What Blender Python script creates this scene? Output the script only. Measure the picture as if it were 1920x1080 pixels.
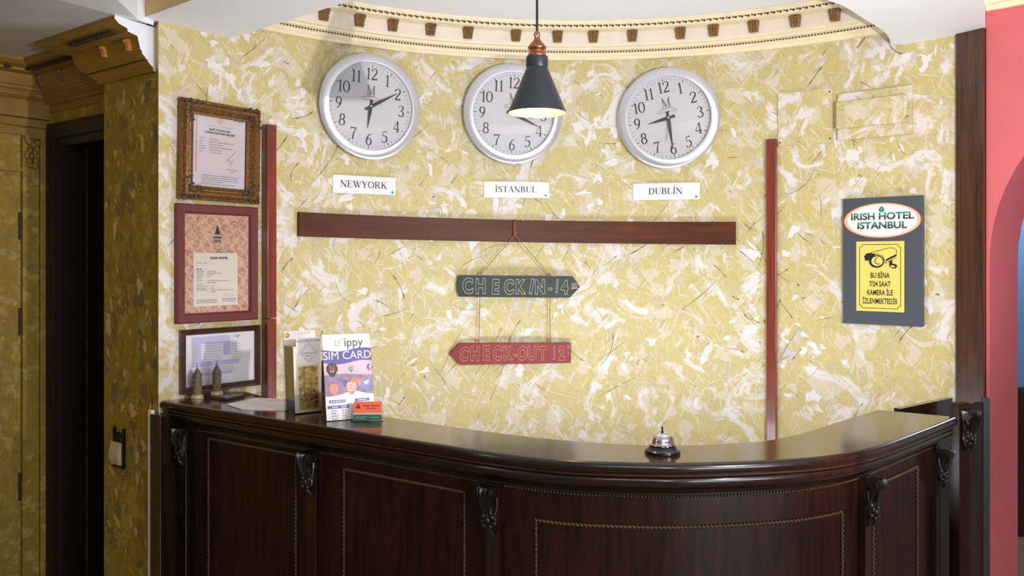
import bpy, bmesh, math, random
from mathutils import Vector, Matrix
# ---------------------------------------------------------------- clear
for o in list(bpy.data.objects):
    bpy.data.objects.remove(o, do_unlink=True)
S = bpy.context.scene
COL = S.collection
random.seed(7)
PI = math.pi
# ---------------------------------------------------------------- camera
EYE, FPX, HOR = 1.57, 1600.0, 490.0
cam_d = bpy.data.cameras.new('camera')
cam_d.sensor_width = 36.0
cam_d.lens = 36.0 * FPX / 1920.0
cam_d.shift_y = -(540.0 - HOR) / 1920.0
cam_d.clip_start = 0.05
cam = bpy.data.objects.new('camera', cam_d)
COL.objects.link(cam)
cam.location = (0, 0, EYE)
cam.rotation_euler = (PI / 2, 0, 0)
S.camera = cam
# ---------------------------------------------------------------- world, lights, exposure
S.view_settings.view_transform = 'Standard'
S.view_settings.look = 'None'
S.view_settings.gamma = 1.0
S.view_settings.use_curve_mapping = False
S.view_settings.exposure = 0.0
W = bpy.data.worlds.new('world')
S.world = W
W.use_nodes = True
bg = W.node_tree.nodes['Background']
bg.inputs[0].default_value = (0.86, 0.92, 1.0, 1)
bg.inputs[1].default_value = 0.28


def aim(o, target):
    o.rotation_euler = (Vector(target) - o.location).to_track_quat('-Z', 'Y').to_euler()


def light(name, kind, loc, energy, color, target=None, **kw):
    d = bpy.data.lights.new(name, kind)
    d.energy = energy
    d.color = color
    for k, v in kw.items():
        setattr(d, k, v)
    o = bpy.data.objects.new(name, d)
    COL.objects.link(o)
    o.location = loc
    if target:
        aim(o, target)
    return o


# small bright lamp in the lobby, low and to the right (throws the crisp clock shadows)
light('lobby_spot', 'SPOT', (1.06, 1.14, 1.66), 108, (1.0, 0.95, 0.92), (0.42, 3.3, 2.05),
      spot_size=math.radians(92), spot_blend=0.35, shadow_soft_size=0.015)
# broad daylight from the street side of the lobby
light('street_daylight', 'AREA', (2.4, -1.2, 1.2), 62, (0.80, 0.90, 1.0), (0.4, 3.0, 2.2),
      shape='RECTANGLE', size=1.6, size_y=1.4)
# soft ceiling lamps of the lobby
light('lobby_ceiling_light', 'AREA', (0.2, -0.4, 2.5), 8, (1.0, 0.95, 0.88), (0.2, 2.2, 0.6),
      shape='DISK', size=1.0)
# added upward fill hidden behind the desk, brightens niche ceiling and lower wall
light('niche_uplight_fill', 'AREA', (0.30, 2.85, 0.72), 14, (0.84, 0.92, 1.0), (0.30, 2.95, 2.5),
      shape='RECTANGLE', size=0.9, size_y=0.35)
light('ceiling_fill_light', 'POINT', (0.7, -0.3, 1.75), 20, (1.0, 0.95, 0.9), shadow_soft_size=0.15)  # added fill without a fixture, lifts the ceilings
light('hall_fill_light', 'POINT', (-1.55, 1.5, 1.9), 4.2, (1.0, 0.84, 0.55), shadow_soft_size=0.1)  # added warm fill, no fixture, brightens the hall walls and cornice
light('blue_room_light', 'POINT', (3.3, 4.6, 2.2), 30, (0.9, 0.95, 1.0), shadow_soft_size=0.3)

# ---------------------------------------------------------------- node helpers


def new_mat(name):
    m = bpy.data.materials.new(name)
    m.use_nodes = True
    nt = m.node_tree
    return m, nt, nt.nodes['Principled BSDF']


def lin(c):
    r = []
    for v in c:
        v = v / 255.0
        r.append(v / 12.92 if v <= 0.04045 else ((v + 0.055) / 1.055) ** 2.4)
    return (r[0], r[1], r[2], 1.0)


def plain(name, rgb, rough=0.5, metal=0.0, coat=0.0, emit=None, bump=0.0, bscale=60, vary=0.0):
    m, nt, b = new_mat(name)
    c = lin(rgb)
    b.inputs['Base Color'].default_value = c
    b.inputs['Roughness'].default_value = rough
    b.inputs['Metallic'].default_value = metal
    b.inputs['Coat Weight'].default_value = coat
    b.inputs['Coat Roughness'].default_value = 0.08
    n = nt.nodes.new('ShaderNodeTexNoise')
    n.inputs['Scale'].default_value = bscale
    n.inputs['Detail'].default_value = 3
    tc = nt.nodes.new('ShaderNodeTexCoord')
    nt.links.new(tc.outputs['Object'], n.inputs['Vector'])
    if vary > 0:
        r = nt.nodes.new('ShaderNodeValToRGB')
        r.color_ramp.elements[0].position = 0.3
        r.color_ramp.elements[1].position = 0.7
        r.color_ramp.elements[0].color = (c[0] * (1 - vary), c[1] * (1 - vary), c[2] * (1 - vary), 1)
        r.color_ramp.elements[1].color = (min(1, c[0] * (1 + vary)), min(1, c[1] * (1 + vary)), min(1, c[2] * (1 + vary)), 1)
        nt.links.new(n.outputs['Fac'], r.inputs[0])
        nt.links.new(r.outputs[0], b.inputs['Base Color'])
    if bump > 0:
        bp = nt.nodes.new('ShaderNodeBump')
        bp.inputs['Strength'].default_value = bump
        bp.inputs['Distance'].default_value = 0.004
        nt.links.new(n.outputs['Fac'], bp.inputs['Height'])
        nt.links.new(bp.outputs[0], b.inputs['Normal'])
    if emit:
        b.inputs['Emission Color'].default_value = lin(emit[0])
        b.inputs['Emission Strength'].default_value = emit[1]
    return m


def wood(name, dark, light_, rough=0.22, coat=0.6, grain=(5, 5, 0.6), scale=5.0, bump=0.05):
    m, nt, b = new_mat(name)
    L = nt.links
    tc = nt.nodes.new('ShaderNodeTexCoord')
    mp = nt.nodes.new('ShaderNodeMapping')
    mp.inputs['Scale'].default_value = grain
    L.new(tc.outputs['Object'], mp.inputs['Vector'])
    n = nt.nodes.new('ShaderNodeTexNoise')
    n.inputs['Scale'].default_value = scale
    n.inputs['Detail'].default_value = 7
    n.inputs['Roughness'].default_value = 0.65
    n.inputs['Distortion'].default_value = 0.8
    L.new(mp.outputs[0], n.inputs['Vector'])
    r = nt.nodes.new('ShaderNodeValToRGB')
    r.color_ramp.elements[0].position = 0.36
    r.color_ramp.elements[1].position = 0.68
    r.color_ramp.elements[0].color = lin(dark)
    r.color_ramp.elements[1].color = lin(light_)
    L.new(n.outputs['Fac'], r.inputs[0])
    L.new(r.outputs[0], b.inputs['Base Color'])
    b.inputs['Roughness'].default_value = rough
    b.inputs['Coat Weight'].default_value = coat
    b.inputs['Coat Roughness'].default_value = 0.1
    b.inputs['Specular IOR Level'].default_value = 0.5 if coat > 0.3 else 0.3
    bp = nt.nodes.new('ShaderNodeBump')
    bp.inputs['Strength'].default_value = bump
    bp.inputs['Distance'].default_value = 0.003
    L.new(n.outputs['Fac'], bp.inputs['Height'])
    L.new(bp.outputs[0], b.inputs['Normal'])
    return m


def plaster(name, a, b_, white, grey, dark, white_at=0.55, white_amt=1.0, streak=1.0, scale=1.0, gap=(1, 1)):
    """Palette-knife paint: two base tones, torn light patches, thin smears and dark scratches (UV in metres)."""
    m, nt, B = new_mat(name)
    L = nt.links
    N = nt.nodes.new
    uv = N('ShaderNodeTexCoord').outputs['UV']

    def mapped(rot, sc, off=(0, 0, 0)):
        mp = N('ShaderNodeMapping')
        mp.inputs['Rotation'].default_value = (0, 0, rot)
        mp.inputs['Scale'].default_value = (sc[0], sc[1], 1)
        mp.inputs['Location'].default_value = off
        if abs(rot) > 1e-4:             # turn first, then stretch
            ro = N('ShaderNodeMapping')
            ro.inputs['Rotation'].default_value = (0, 0, rot)
            L.new(uv, ro.inputs['Vector'])
            mp.inputs['Rotation'].default_value = (0, 0, 0)
            L.new(ro.outputs[0], mp.inputs['Vector'])
        else:
            L.new(uv, mp.inputs['Vector'])
        return mp.outputs[0]

    def noise(vec, sc, det=4, ro=0.6, dist=0.0):
        n = N('ShaderNodeTexNoise')
        n.inputs['Scale'].default_value = sc
        n.inputs['Detail'].default_value = det
        n.inputs['Roughness'].default_value = ro
        n.inputs['Distortion'].default_value = dist
        L.new(vec, n.inputs['Vector'])
        return n.outputs['Fac']

    def step(v, lo, hi, inv=False):
        r = N('ShaderNodeMapRange')
        r.inputs['From Min'].default_value = lo
        r.inputs['From Max'].default_value = hi
        if inv:
            r.inputs['To Min'].default_value = 1
            r.inputs['To Max'].default_value = 0
        L.new(v, r.inputs['Value'])
        return r.outputs[0]

    def mul(x, y):
        q = N('ShaderNodeMath')
        q.operation = 'MULTIPLY'
        if isinstance(x, float):
            q.inputs[0].default_value = x
        else:
            L.new(x, q.inputs[0])
        if isinstance(y, float):
            q.inputs[1].default_value = y
        else:
            L.new(y, q.inputs[1])
        return q.outputs[0]

    def mix(f, c1, c2):
        q = N('ShaderNodeMix')
        q.data_type = 'RGBA'
        L.new(f, q.inputs['Factor'])
        for s, c in ((6, c1), (7, c2)):
            if isinstance(c, tuple):
                q.inputs[s].default_value = c
            else:
                L.new(c, q.inputs[s])
        return q.outputs[2]
    flat = mapped(0, (scale, scale))
    base = mix(step(noise(flat, 12, 6, 0.7, 1.5), 0.36, 0.64), lin(a), lin(b_))
    # angular knife cells
    vo = N('ShaderNodeTexVoronoi')
    vo.inputs['Scale'].default_value = 20 * scale
    vo.inputs['Randomness'].default_value = 1.0
    wn = N('ShaderNodeTexNoise')
    wn.inputs['Scale'].default_value = 24 * scale
    wn.inputs['Detail'].default_value = 5
    L.new(uv, wn.inputs['Vector'])
    ad = N('ShaderNodeMix')
    ad.data_type = 'RGBA'
    ad.blend_type = 'ADD'
    ad.inputs['Factor'].default_value = 0.06
    L.new(uv, ad.inputs[6])
    L.new(wn.outputs['Color'], ad.inputs[7])
    L.new(ad.outputs[2], vo.inputs['Vector'])
    sep = N('ShaderNodeSeparateColor')
    L.new(vo.outputs['Color'], sep.inputs[0])
    cell = sep.outputs[0]
    big = noise(flat, 5.0, 8, 0.70, 1.8)
    wmask = mul(step(big, white_at - 0.02, white_at + 0.05), white_amt)
    col = mix(mul(step(cell, 0.78, 0.82), 0.3), base, lin(grey))
    col = mix(mul(step(sep.outputs[1], 0.80, 0.84), 0.4), col, lin(white))
    col = mix(wmask, col, lin(white))
    # smears
    for i, (rot, sx, sy, th) in enumerate(((0.9, 9, 95, 0.62), (-0.75, 8, 100, 0.63), (1.5, 9, 90, 0.635), (0.25, 9, 100, 0.65), (-1.2, 8, 80, 0.63))):
        f = step(noise(mapped(rot, (sx * scale, sy * scale), (i * 3.1, i * 1.7, 0)), 1.0, 3, 0.55, 0.5), th, th + 0.02)
        col = mix(mul(f, 0.5 * streak), col, lin(white if i != 1 else grey))
    for i, (rot, sx, sy, th) in enumerate(((-0.9, 7, 150, 0.69), (0.6, 7, 150, 0.70))):
        f = step(noise(mapped(rot, (sx * scale, sy * scale), (9 + i * 3.1, 4 + i * 1.7, 0)), 1.0, 3, 0.5, 0.6), th, th + 0.015)
        col = mix(mul(f, 0.75 * streak), col, lin(dark))
    L.new(col, B.inputs['Base Color'])
    B.inputs['Roughness'].default_value = 0.5
    B.inputs['Specular IOR Level'].default_value = 0.35
    bp = N('ShaderNodeBump')
    bp.inputs['Strength'].default_value = 0.35
    bp.inputs['Distance'].default_value = 0.004
    L.new(noise(mapped(0.8, (14 * scale, 34 * scale)), 1.0, 5, 0.7, 1.0), bp.inputs['Height'])
    L.new(bp.outputs[0], B.inputs['Normal'])
    return m


M = {}
M['plaster'] = plaster('yellow_knife_plaster', (196, 178, 114), (204, 188, 131), (224, 216, 212), (190, 176, 152), (104, 96, 72))
M['plaster_hall'] = plaster('ochre_knife_plaster', (170, 140, 40), (150, 122, 46), (204, 176, 112), (128, 110, 70), (92, 80, 46),
                            white_at=0.62, streak=0.35, scale=1.5)
M['white_paint'] = plain('white_ceiling_paint', (242, 244, 249), 0.6, bump=0.15, bscale=14)
M['grey_paint'] = plain('grey_ceiling_paint', (210, 206, 202), 0.6, bump=0.2, bscale=10, vary=0.06)
M['tan_paint_and_shade'] = plain('tan_paint_and_shade', (196, 166, 112), 0.6)  # paint of the corner batten; also the warm shade coloured onto the band fascia
M['cream'] = plain('cream_crown_paint', (238, 221, 184), 0.45, vary=0.06, bscale=20)
M['cream_band'] = plain('ivory_band_paint', (231, 216, 200), 0.5, vary=0.04, bscale=20)
M['antique'] = plain('antique_gold_ornament', (132, 98, 58), 0.45, metal=0.2, vary=0.5, bscale=150)
M['bead'] = plain('dark_bronze_bead', (84, 60, 36), 0.45, vary=0.4, bscale=200)
M['ochre_trim'] = plain('ochre_cornice_paint', (150, 116, 46), 0.5, vary=0.12, bscale=15)
M['ochre_dark'] = plain('dark_ochre_slots', (58, 40, 16), 0.6)
M['orange_gold'] = plain('orange_gold_ornament', (190, 126, 46), 0.4, metal=0.2, vary=0.35, bscale=120)
M['mahogany'] = wood('dark_mahogany', (20, 11, 8), (48, 24, 15), 0.2, 0.5, (7, 7, 0.8), 6)
M['mahogany_front'] = wood('dark_mahogany_panel', (24, 12, 7), (60, 27, 13), 0.36, 0.05, (9, 9, 0.9), 5)
M['top_wood'] = wood('varnished_counter_top', (44, 26, 16), (80, 50, 30), 0.16, 0.35, (1.2, 6, 1), 4, 0.02)
M['carving'] = plain('black_brown_carving', (26, 18, 12), 0.35, coat=0.4, bump=0.2, bscale=220)
M['rope'] = plain('bronzed_rope', (92, 74, 50), 0.35, metal=0.35, vary=0.3, bscale=200)
M['beam'] = wood('brown_beam_wood', (70, 30, 9), (98, 45, 14), 0.5, 0.0, (0.8, 0.8, 9), 4)
M['batten'] = wood('red_brown_batten', (104, 38, 20), (140, 56, 32), 0.32, 0.4, (9, 9, 0.8), 4)
M['post'] = wood('dark_post_wood', (46, 24, 14), (92, 54, 34), 0.3, 0.4, (12, 12, 0.5), 5)
M['black_door'] = plain('black_door_paint', (26, 23, 18), 0.45)
M['void'] = plain('dark_lift_cabin', (17, 15, 12), 0.6)
M['red'] = plain('coral_red_paint', (206, 98, 101), 0.55, vary=0.04, bscale=6, bump=0.1)
M['red_reveal'] = M['red']
M['blue'] = plain('sky_blue_paint', (112, 170, 222), 0.6)
M['floor'] = plain('brown_floor_tile', (150, 126, 100), 0.25, vary=0.12, bscale=4)
M['alu'] = plain('brushed_aluminium', (222, 222, 228), 0.36, metal=0.7)
nt_a = M['alu'].node_tree
tg_a = nt_a.nodes.new('ShaderNodeTangent')
tg_a.direction_type = 'RADIAL'
tg_a.axis = 'Y'
nt_a.nodes['Principled BSDF'].inputs['Anisotropic'].default_value = 0.75
nt_a.links.new(tg_a.outputs[0], nt_a.nodes['Principled BSDF'].inputs['Tangent'])
M['alu_side'] = plain('aluminium_side', (186, 176, 150), 0.35, metal=0.8)
M['dial'] = plain('white_dial', (226, 224, 226), 0.5)
M['ink'] = plain('black_ink', (22, 22, 26), 0.5)
M['hand'] = plain('dark_grey_hand', (48, 50, 54), 0.4)
M['green_ink'] = plain('green_ink', (40, 140, 96), 0.5)
M['grey_ink'] = plain('grey_ink', (128, 122, 128), 0.6)
M['soft_ink'] = plain('pale_grey_ink', (172, 166, 168), 0.6)
M['paper'] = plain('white_paper', (232, 226, 228), 0.6)
M['paper_pink'] = plain('pinkish_paper', (222, 212, 215), 0.4)
M['paper_cream'] = plain('cream_paper', (226, 216, 200), 0.5)
M['pink_ink'] = plain('red_pink_ink', (206, 108, 116), 0.6)
M['plate'] = plain('white_plastic_plate', (232, 230, 232), 0.35)
M['charcoal'] = plain('charcoal_lamp_paint', (40, 44, 50), 0.42, coat=0.1)
M['shade_in'] = plain('cream_lamp_inside', (240, 200, 130), 0.5)
M['copper'] = plain('aged_copper', (176, 112, 82), 0.3, metal=0.9, bump=0.2, bscale=120)
M['cord'] = plain('black_cord', (42, 42, 46), 0.6)
M['bulb'] = plain('warm_bulb', (255, 220, 160), 0.5, emit=((255, 190, 110), 5))
M['chrome'] = plain('chrome', (225, 225, 228), 0.06, metal=1.0)
M['black_plastic'] = plain('black_plastic', (22, 22, 25), 0.22, coat=0.4)
M['stone'] = plain('miniature_stone', (120, 106, 84), 0.6, metal=0.2, bump=0.5, bscale=260, vary=0.3)
M['lead'] = plain('lead_grey_roof', (92, 90, 88), 0.4, metal=0.5)
M['stone_light'] = plain('pale_miniature_base', (196, 180, 140), 0.5, metal=0.2, vary=0.2, bscale=200)
M['burgundy'] = plain('burgundy_frame', (104, 44, 46), 0.4, vary=0.08)
M['frame_gilt'] = plain('gilt_ornate_frame', (122, 82, 40), 0.38, metal=0.45, bump=0.5, bscale=140, vary=0.45)
M['frame_bronze'] = plain('bronze_frame_corner', (74, 60, 42), 0.4, metal=0.5, bump=0.9, bscale=170, vary=0.5)
M['frame_brown'] = wood('dark_brown_frame', (50, 26, 20), (86, 48, 36), 0.35, 0.4, (6, 6, 6), 4)
M['slate'] = plain('slate_board', (72, 76, 84), 0.5)
M['yellow_plate'] = plain('yellow_plate', (226, 208, 104), 0.4)
M['orange_ink'] = plain('orange_ink', (232, 130, 60), 0.5)
M['green_board'] = plain('dark_green_board', (34, 46, 43), 0.55, vary=0.15, bscale=30, bump=0.2)
M['red_board'] = plain('red_board', (132, 20, 22), 0.5, vary=0.1, bscale=30, bump=0.2)
M['chalk'] = plain('cream_chalk_line', (226, 216, 190), 0.7)
M['chalk_pink'] = plain('pale_chalk_line', (232, 170, 140), 0.7)
M['twine'] = plain('jute_twine', (160, 112, 60), 0.8, bump=0.5, bscale=400, vary=0.25)
M['purple'] = plain('violet_print', (92, 86, 160), 0.45)
M['sky_print'] = plain('pink_dusk_print', (222, 186, 206), 0.45, vary=0.1, bscale=20)
M['land_print'] = plain('violet_land_print', (146, 124, 156), 0.45, vary=0.3, bscale=60)
M['orange_card'] = plain('orange_card', (238, 104, 66), 0.45)
M['green_card'] = plain('green_card', (44, 130, 98), 0.4, vary=0.1)
M['blue_print'] = plain('light_blue_print', (92, 150, 214), 0.45)
M['red_print'] = plain('red_print', (214, 66, 60), 0.45)
M['salmon_print'] = plain('salmon_print', (232, 140, 120), 0.45)
M['dark_print'] = plain('dark_print', (52, 44, 52), 0.45)
M['khaki'] = plain('khaki_brochure_edge', (196, 172, 104), 0.6)
M['photo_print'] = plain('sepia_photo_print', (186, 160, 96), 0.45, vary=0.55, bscale=70)
M['rust_print'] = plain('rust_brochure', (140, 82, 42), 0.45, vary=0.5, bscale=50)
M['brown_tray'] = wood('dark_tray', (38, 24, 20), (58, 38, 30), 0.3, 0.4)
M['switch'] = plain('cream_switch', (206, 192, 146), 0.35)
M['black_metal'] = plain('black_metal', (30, 28, 24), 0.4, metal=0.4)
M['map_print'] = None
M['stroke_dark'] = plain('dark_olive_brush_paint', (118, 110, 84), 0.5, vary=0.25, bscale=50)
M['shard_white'] = plain('white_knife_paint', (228, 219, 216), 0.5, bump=0.3, bscale=60, vary=0.03)
M['shard_lilac'] = plain('lilac_grey_knife_paint', (200, 190, 180), 0.5, vary=0.05)
M['shard_yellow'] = plain('deep_yellow_knife_paint', (199, 179, 115), 0.5, vary=0.06)
M['shard_tan'] = plain('tan_knife_paint', (212, 180, 116), 0.5, vary=0.1)
M['shard_olive'] = plain('olive_knife_paint', (166, 138, 34), 0.5, vary=0.1)
M['shard_grey'] = plain('grey_olive_knife_paint', (122, 108, 72), 0.5, vary=0.1)
M['shard_brown'] = plain('brown_olive_knife_paint', (140, 110, 60), 0.5, vary=0.1)


def glassy(name, tint=(1, 1, 1, 1), refl=1.45, rough=0.0):
    m = bpy.data.materials.new(name)
    m.use_nodes = True
    nt = m.node_tree
    nt.nodes.remove(nt.nodes['Principled BSDF'])
    out = nt.nodes['Material Output']
    tr = nt.nodes.new('ShaderNodeBsdfTransparent')
    tr.inputs[0].default_value = tint
    gl = nt.nodes.new('ShaderNodeBsdfGlossy')
    gl.inputs['Roughness'].default_value = rough
    fr = nt.nodes.new('ShaderNodeFresnel')
    fr.inputs['IOR'].default_value = refl
    mx = nt.nodes.new('ShaderNodeMixShader')
    nt.links.new(fr.outputs[0], mx.inputs[0])
    nt.links.new(tr.outputs[0], mx.inputs[1])
    nt.links.new(gl.outputs[0], mx.inputs[2])
    nt.links.new(mx.outputs[0], out.inputs[0])
    return m


M['glass'] = glassy('clear_glass')
M['acrylic'] = glassy('clear_acrylic', (0.93, 0.94, 0.93, 1), 1.4)


def map_print():
    m, nt, b = new_mat('red_map_print')
    N = nt.nodes.new
    L = nt.links
    tc = nt.nodes.new('ShaderNodeTexCoord')
    n = N('ShaderNodeTexNoise')
    n.inputs['Scale'].default_value = 34
    n.inputs['Detail'].default_value = 6
    n.inputs['Roughness'].default_value = 0.7
    L.new(tc.outputs['Object'], n.inputs['Vector'])
    r = N('ShaderNodeValToRGB')
    r.color_ramp.elements[0].position = 0.38
    r.color_ramp.elements[0].color = lin((176, 92, 80))
    r.color_ramp.elements[1].position = 0.60
    r.color_ramp.elements[1].color = lin((214, 172, 138))
    L.new(n.outputs['Fac'], r.inputs[0])
    col = r.outputs[0]
    for ang, sc, w in ((0.6, 60, 0.80), (-0.85, 74, 0.82), (1.2, 130, 0.86), (-0.3, 150, 0.88)):
        mp = N('ShaderNodeMapping')
        mp.inputs['Rotation'].default_value = (0, ang, 0)
        L.new(tc.outputs['Object'], mp.inputs['Vector'])
        wv = N('ShaderNodeTexWave')
        wv.bands_direction = 'X'
        wv.inputs['Scale'].default_value = sc / 6.28
        wv.inputs['Distortion'].default_value = 2.6
        wv.inputs['Detail'].default_value = 2
        wv.inputs['Detail Scale'].default_value = 1.4
        L.new(mp.outputs[0], wv.inputs['Vector'])
        mr = N('ShaderNodeMapRange')
        mr.inputs['From Min'].default_value = w
        mr.inputs['From Max'].default_value = w + 0.1
        mr.inputs['To Max'].default_value = 0.5
        L.new(wv.outputs['Fac'], mr.inputs['Value'])
        mx = N('ShaderNodeMix')
        mx.data_type = 'RGBA'
        L.new(mr.outputs[0], mx.inputs['Factor'])
        L.new(col, mx.inputs[6])
        mx.inputs[7].default_value = lin((224, 190, 160))
        col = mx.outputs[2]
    L.new(col, b.inputs['Base Color'])
    b.inputs['Roughness'].default_value = 0.45
    return m


M['map_print'] = map_print()

# ---------------------------------------------------------------- object helpers


def thing(name, label, cat, loc=(0, 0, 0), rz=0.0, group=None):
    o = bpy.data.objects.new(name, None)
    o.empty_display_size = 0.02
    COL.objects.link(o)
    o.location = loc
    o.rotation_euler = (0, 0, rz)
    o['label'] = label
    o['category'] = cat
    if group:
        o['group'] = group
    return o


def obj(name, bm, mat, parent=None, smooth=False, label=None):
    me = bpy.data.meshes.new(name)
    bmesh.ops.recalc_face_normals(bm, faces=bm.faces) if smooth != 'keep' else None
    bm.to_mesh(me)
    bm.free()
    for mm in (mat if isinstance(mat, (list, tuple)) else [mat]):
        me.materials.append(M[mm])
    if smooth is True:
        for p in me.polygons:
            p.use_smooth = True
        me.set_sharp_from_angle(angle=math.radians(42))
    o = bpy.data.objects.new(name, me)
    COL.objects.link(o)
    if parent:
        o.parent = parent
    if label:
        o['label'] = label
    return o


def tag(o, label, cat, group=None):
    o['label'] = label
    o['category'] = cat
    if group:
        o['group'] = group
    return o


def struct(name, bm, mat, smooth=False, label=None, parent=None):
    o = obj(name, bm, mat, parent, smooth)
    if not parent:
        o['kind'] = 'structure'
    if label:
        o['label'] = label
    return o


def NB():
    return bmesh.new()


def box(bm, x0, x1, y0, y1, z0, z1, bev=0.0, mi=0):
    x0, x1 = min(x0, x1), max(x0, x1)
    y0, y1 = min(y0, y1), max(y0, y1)
    z0, z1 = min(z0, z1), max(z0, z1)
    vs = [bm.verts.new(p) for p in ((x0, y0, z0), (x1, y0, z0), (x1, y1, z0), (x0, y1, z0),
                                    (x0, y0, z1), (x1, y0, z1), (x1, y1, z1), (x0, y1, z1))]
    fs = [bm.faces.new([vs[i] for i in q]) for q in ((3, 2, 1, 0), (4, 5, 6, 7), (0, 1, 5, 4), (1, 2, 6, 5), (2, 3, 7, 6), (3, 0, 4, 7))]
    for f in fs:
        f.material_index = mi
    if bev > 0:
        es = list({e for f in fs for e in f.edges})
        r = bmesh.ops.bevel(bm, geom=es, offset=bev, segments=2, profile=0.5, affect='EDGES')
        for f in r['faces']:
            f.material_index = mi
    return vs


def xform(bm, mat, start=0):
    bm.verts.ensure_lookup_table()
    for v in bm.verts[start:]:
        v.co = mat @ v.co


def grid(bm, rows, close_u=False, close_v=False, cap=False, mi=0):
    vr = [[bm.verts.new(p) for p in r] for r in rows]
    nu, nv = len(vr), len(vr[0])
    for i in range(nu if close_u else nu - 1):
        for j in range(nv if close_v else nv - 1):
            a, b = vr[i], vr[(i + 1) % nu]
            f = bm.faces.new((a[j], a[(j + 1) % nv], b[(j + 1) % nv], b[j]))
            f.material_index = mi
    if cap:
        for r in (vr[0], vr[-1]):
            f = bm.faces.new(r)
            f.material_index = mi
    return vr


def lathe(bm, prof, n=32, axis='Z', origin=(0, 0, 0), mi=0, cap=False):
    rows = []
    ox, oy, oz = origin
    for i in range(n):
        t = 2 * PI * i / n
        row = []
        for r, h in prof:
            r = max(r, 1e-5)
            if axis == 'Z':
                row.append((ox + r * math.cos(t), oy + r * math.sin(t), oz + h))
            elif axis == 'Y':
                row.append((ox + r * math.cos(t), oy + h, oz + r * math.sin(t)))
            else:
                row.append((ox + h, oy + r * math.cos(t), oz + r * math.sin(t)))
        rows.append(row)
    vr = grid(bm, rows, close_u=True, mi=mi)
    if cap:
        for k in (0, -1):
            f = bm.faces.new([r[k] for r in vr])
            f.material_index = mi


def tube(bm, pts, r, n=8, mi=0, taper=None):
    pts = [Vector(p) for p in pts]
    rows = []
    up0 = None
    for i, p in enumerate(pts):
        t = (pts[min(i + 1, len(pts) - 1)] - pts[max(i - 1, 0)]).normalized()
        ref = Vector((0, 0, 1)) if abs(t.z) < 0.9 else Vector((0, 1, 0))
        if up0 is not None:
            ref = up0
        a = t.cross(ref).normalized()
        b = a.cross(t).normalized()
        up0 = b
        rr = r if taper is None else taper[i]
        rows.append([p + a * (rr * math.cos(2 * PI * k / n)) + b * (rr * math.sin(2 * PI * k / n)) for k in range(n)])
    grid(bm, rows, close_v=True, cap=True, mi=mi)


def ball(bm, c, r, sub=2, scale=(1, 1, 1), mi=0):
    k = len(bm.verts)
    res = bmesh.ops.create_icosphere(bm, subdivisions=sub, radius=r)
    for v in res['verts']:
        v.co = Vector((v.co.x * scale[0] + c[0], v.co.y * scale[1] + c[1], v.co.z * scale[2] + c[2]))
    if mi:
        for f in {f for v in res['verts'] for f in v.link_faces}:
            f.material_index = mi


def poly(bm, pts, y, mi=0):
    f = bm.faces.new([bm.verts.new((p[0], y, p[1])) for p in pts])
    f.material_index = mi
    return f


def prism(bm, pts, y0, y1, mi=0):
    a = [bm.verts.new((p[0], y0, p[1])) for p in pts]
    b = [bm.verts.new((p[0], y1, p[1])) for p in pts]
    n = len(pts)
    fs = [bm.faces.new(a), bm.faces.new(list(reversed(b)))]
    for i in range(n):
        fs.append(bm.faces.new((a[i], b[i], b[(i + 1) % n], a[(i + 1) % n])))
    for f in fs:
        f.material_index = mi


def vprism(bm, pts, z0, z1, mi=0):
    """plan polygon extruded upwards"""
    a = [bm.verts.new((p[0], p[1], z0)) for p in pts]
    b = [bm.verts.new((p[0], p[1], z1)) for p in pts]
    n = len(pts)
    fs = [bm.faces.new(a), bm.faces.new(b)]
    for i in range(n):
        fs.append(bm.faces.new((a[i], a[(i + 1) % n], b[(i + 1) % n], b[i])))
    for f in fs:
        f.material_index = mi
    return fs


def disc(bm, cx, cz, rx, y, rz=None, n=24, mi=0):
    rz = rz or rx
    return poly(bm, [(cx + rx * math.cos(2 * PI * i / n), cz + rz * math.sin(2 * PI * i / n)) for i in range(n)], y, mi)


def ring(bm, cx, cz, r0, r1, y, k=1.0, n=36, mi=0, a0=0, a1=2 * PI):
    vs = []
    for i in range(n + 1):
        t = a0 + (a1 - a0) * i / n
        vs.append([(cx + r * math.cos(t), y, cz + r * k * math.sin(t)) for r in (r0, r1)])
    grid(bm, vs, mi=mi)


def smooth_pts(pts, k=6):
    P = [Vector(p) for p in pts]
    out = []
    for i in range(len(P) - 1):
        p0, p1, p2, p3 = P[max(i - 1, 0)], P[i], P[i + 1], P[min(i + 2, len(P) - 1)]
        for j in range(k):
            t = j / k
            out.append(0.5 * ((2 * p1) + (p2 - p0) * t + (2 * p0 - 5 * p1 + 4 * p2 - p3) * t * t + (3 * p1 - p0 - 3 * p2 + p3) * t ** 3))
    out.append(P[-1])
    return out


def ribbon(bm, pts, y, w=None, mi=0):
    """flat stroke in the local xz plane; points (x, z, width)"""
    rows = []
    P = [Vector((p[0], p[1])) for p in pts]
    for i, p in enumerate(P):
        t = P[min(i + 1, len(P) - 1)] - P[max(i - 1, 0)]
        if t.length < 1e-9:
            t = Vector((1, 0))
        t.normalize()
        ww = (pts[i][2] if w is None else w) / 2
        nrm = Vector((-t.y, t.x)) * ww
        rows.append([(p.x - nrm.x, y, p.y - nrm.y), (p.x + nrm.x, y, p.y + nrm.y)])
    grid(bm, rows, mi=mi)


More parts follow.
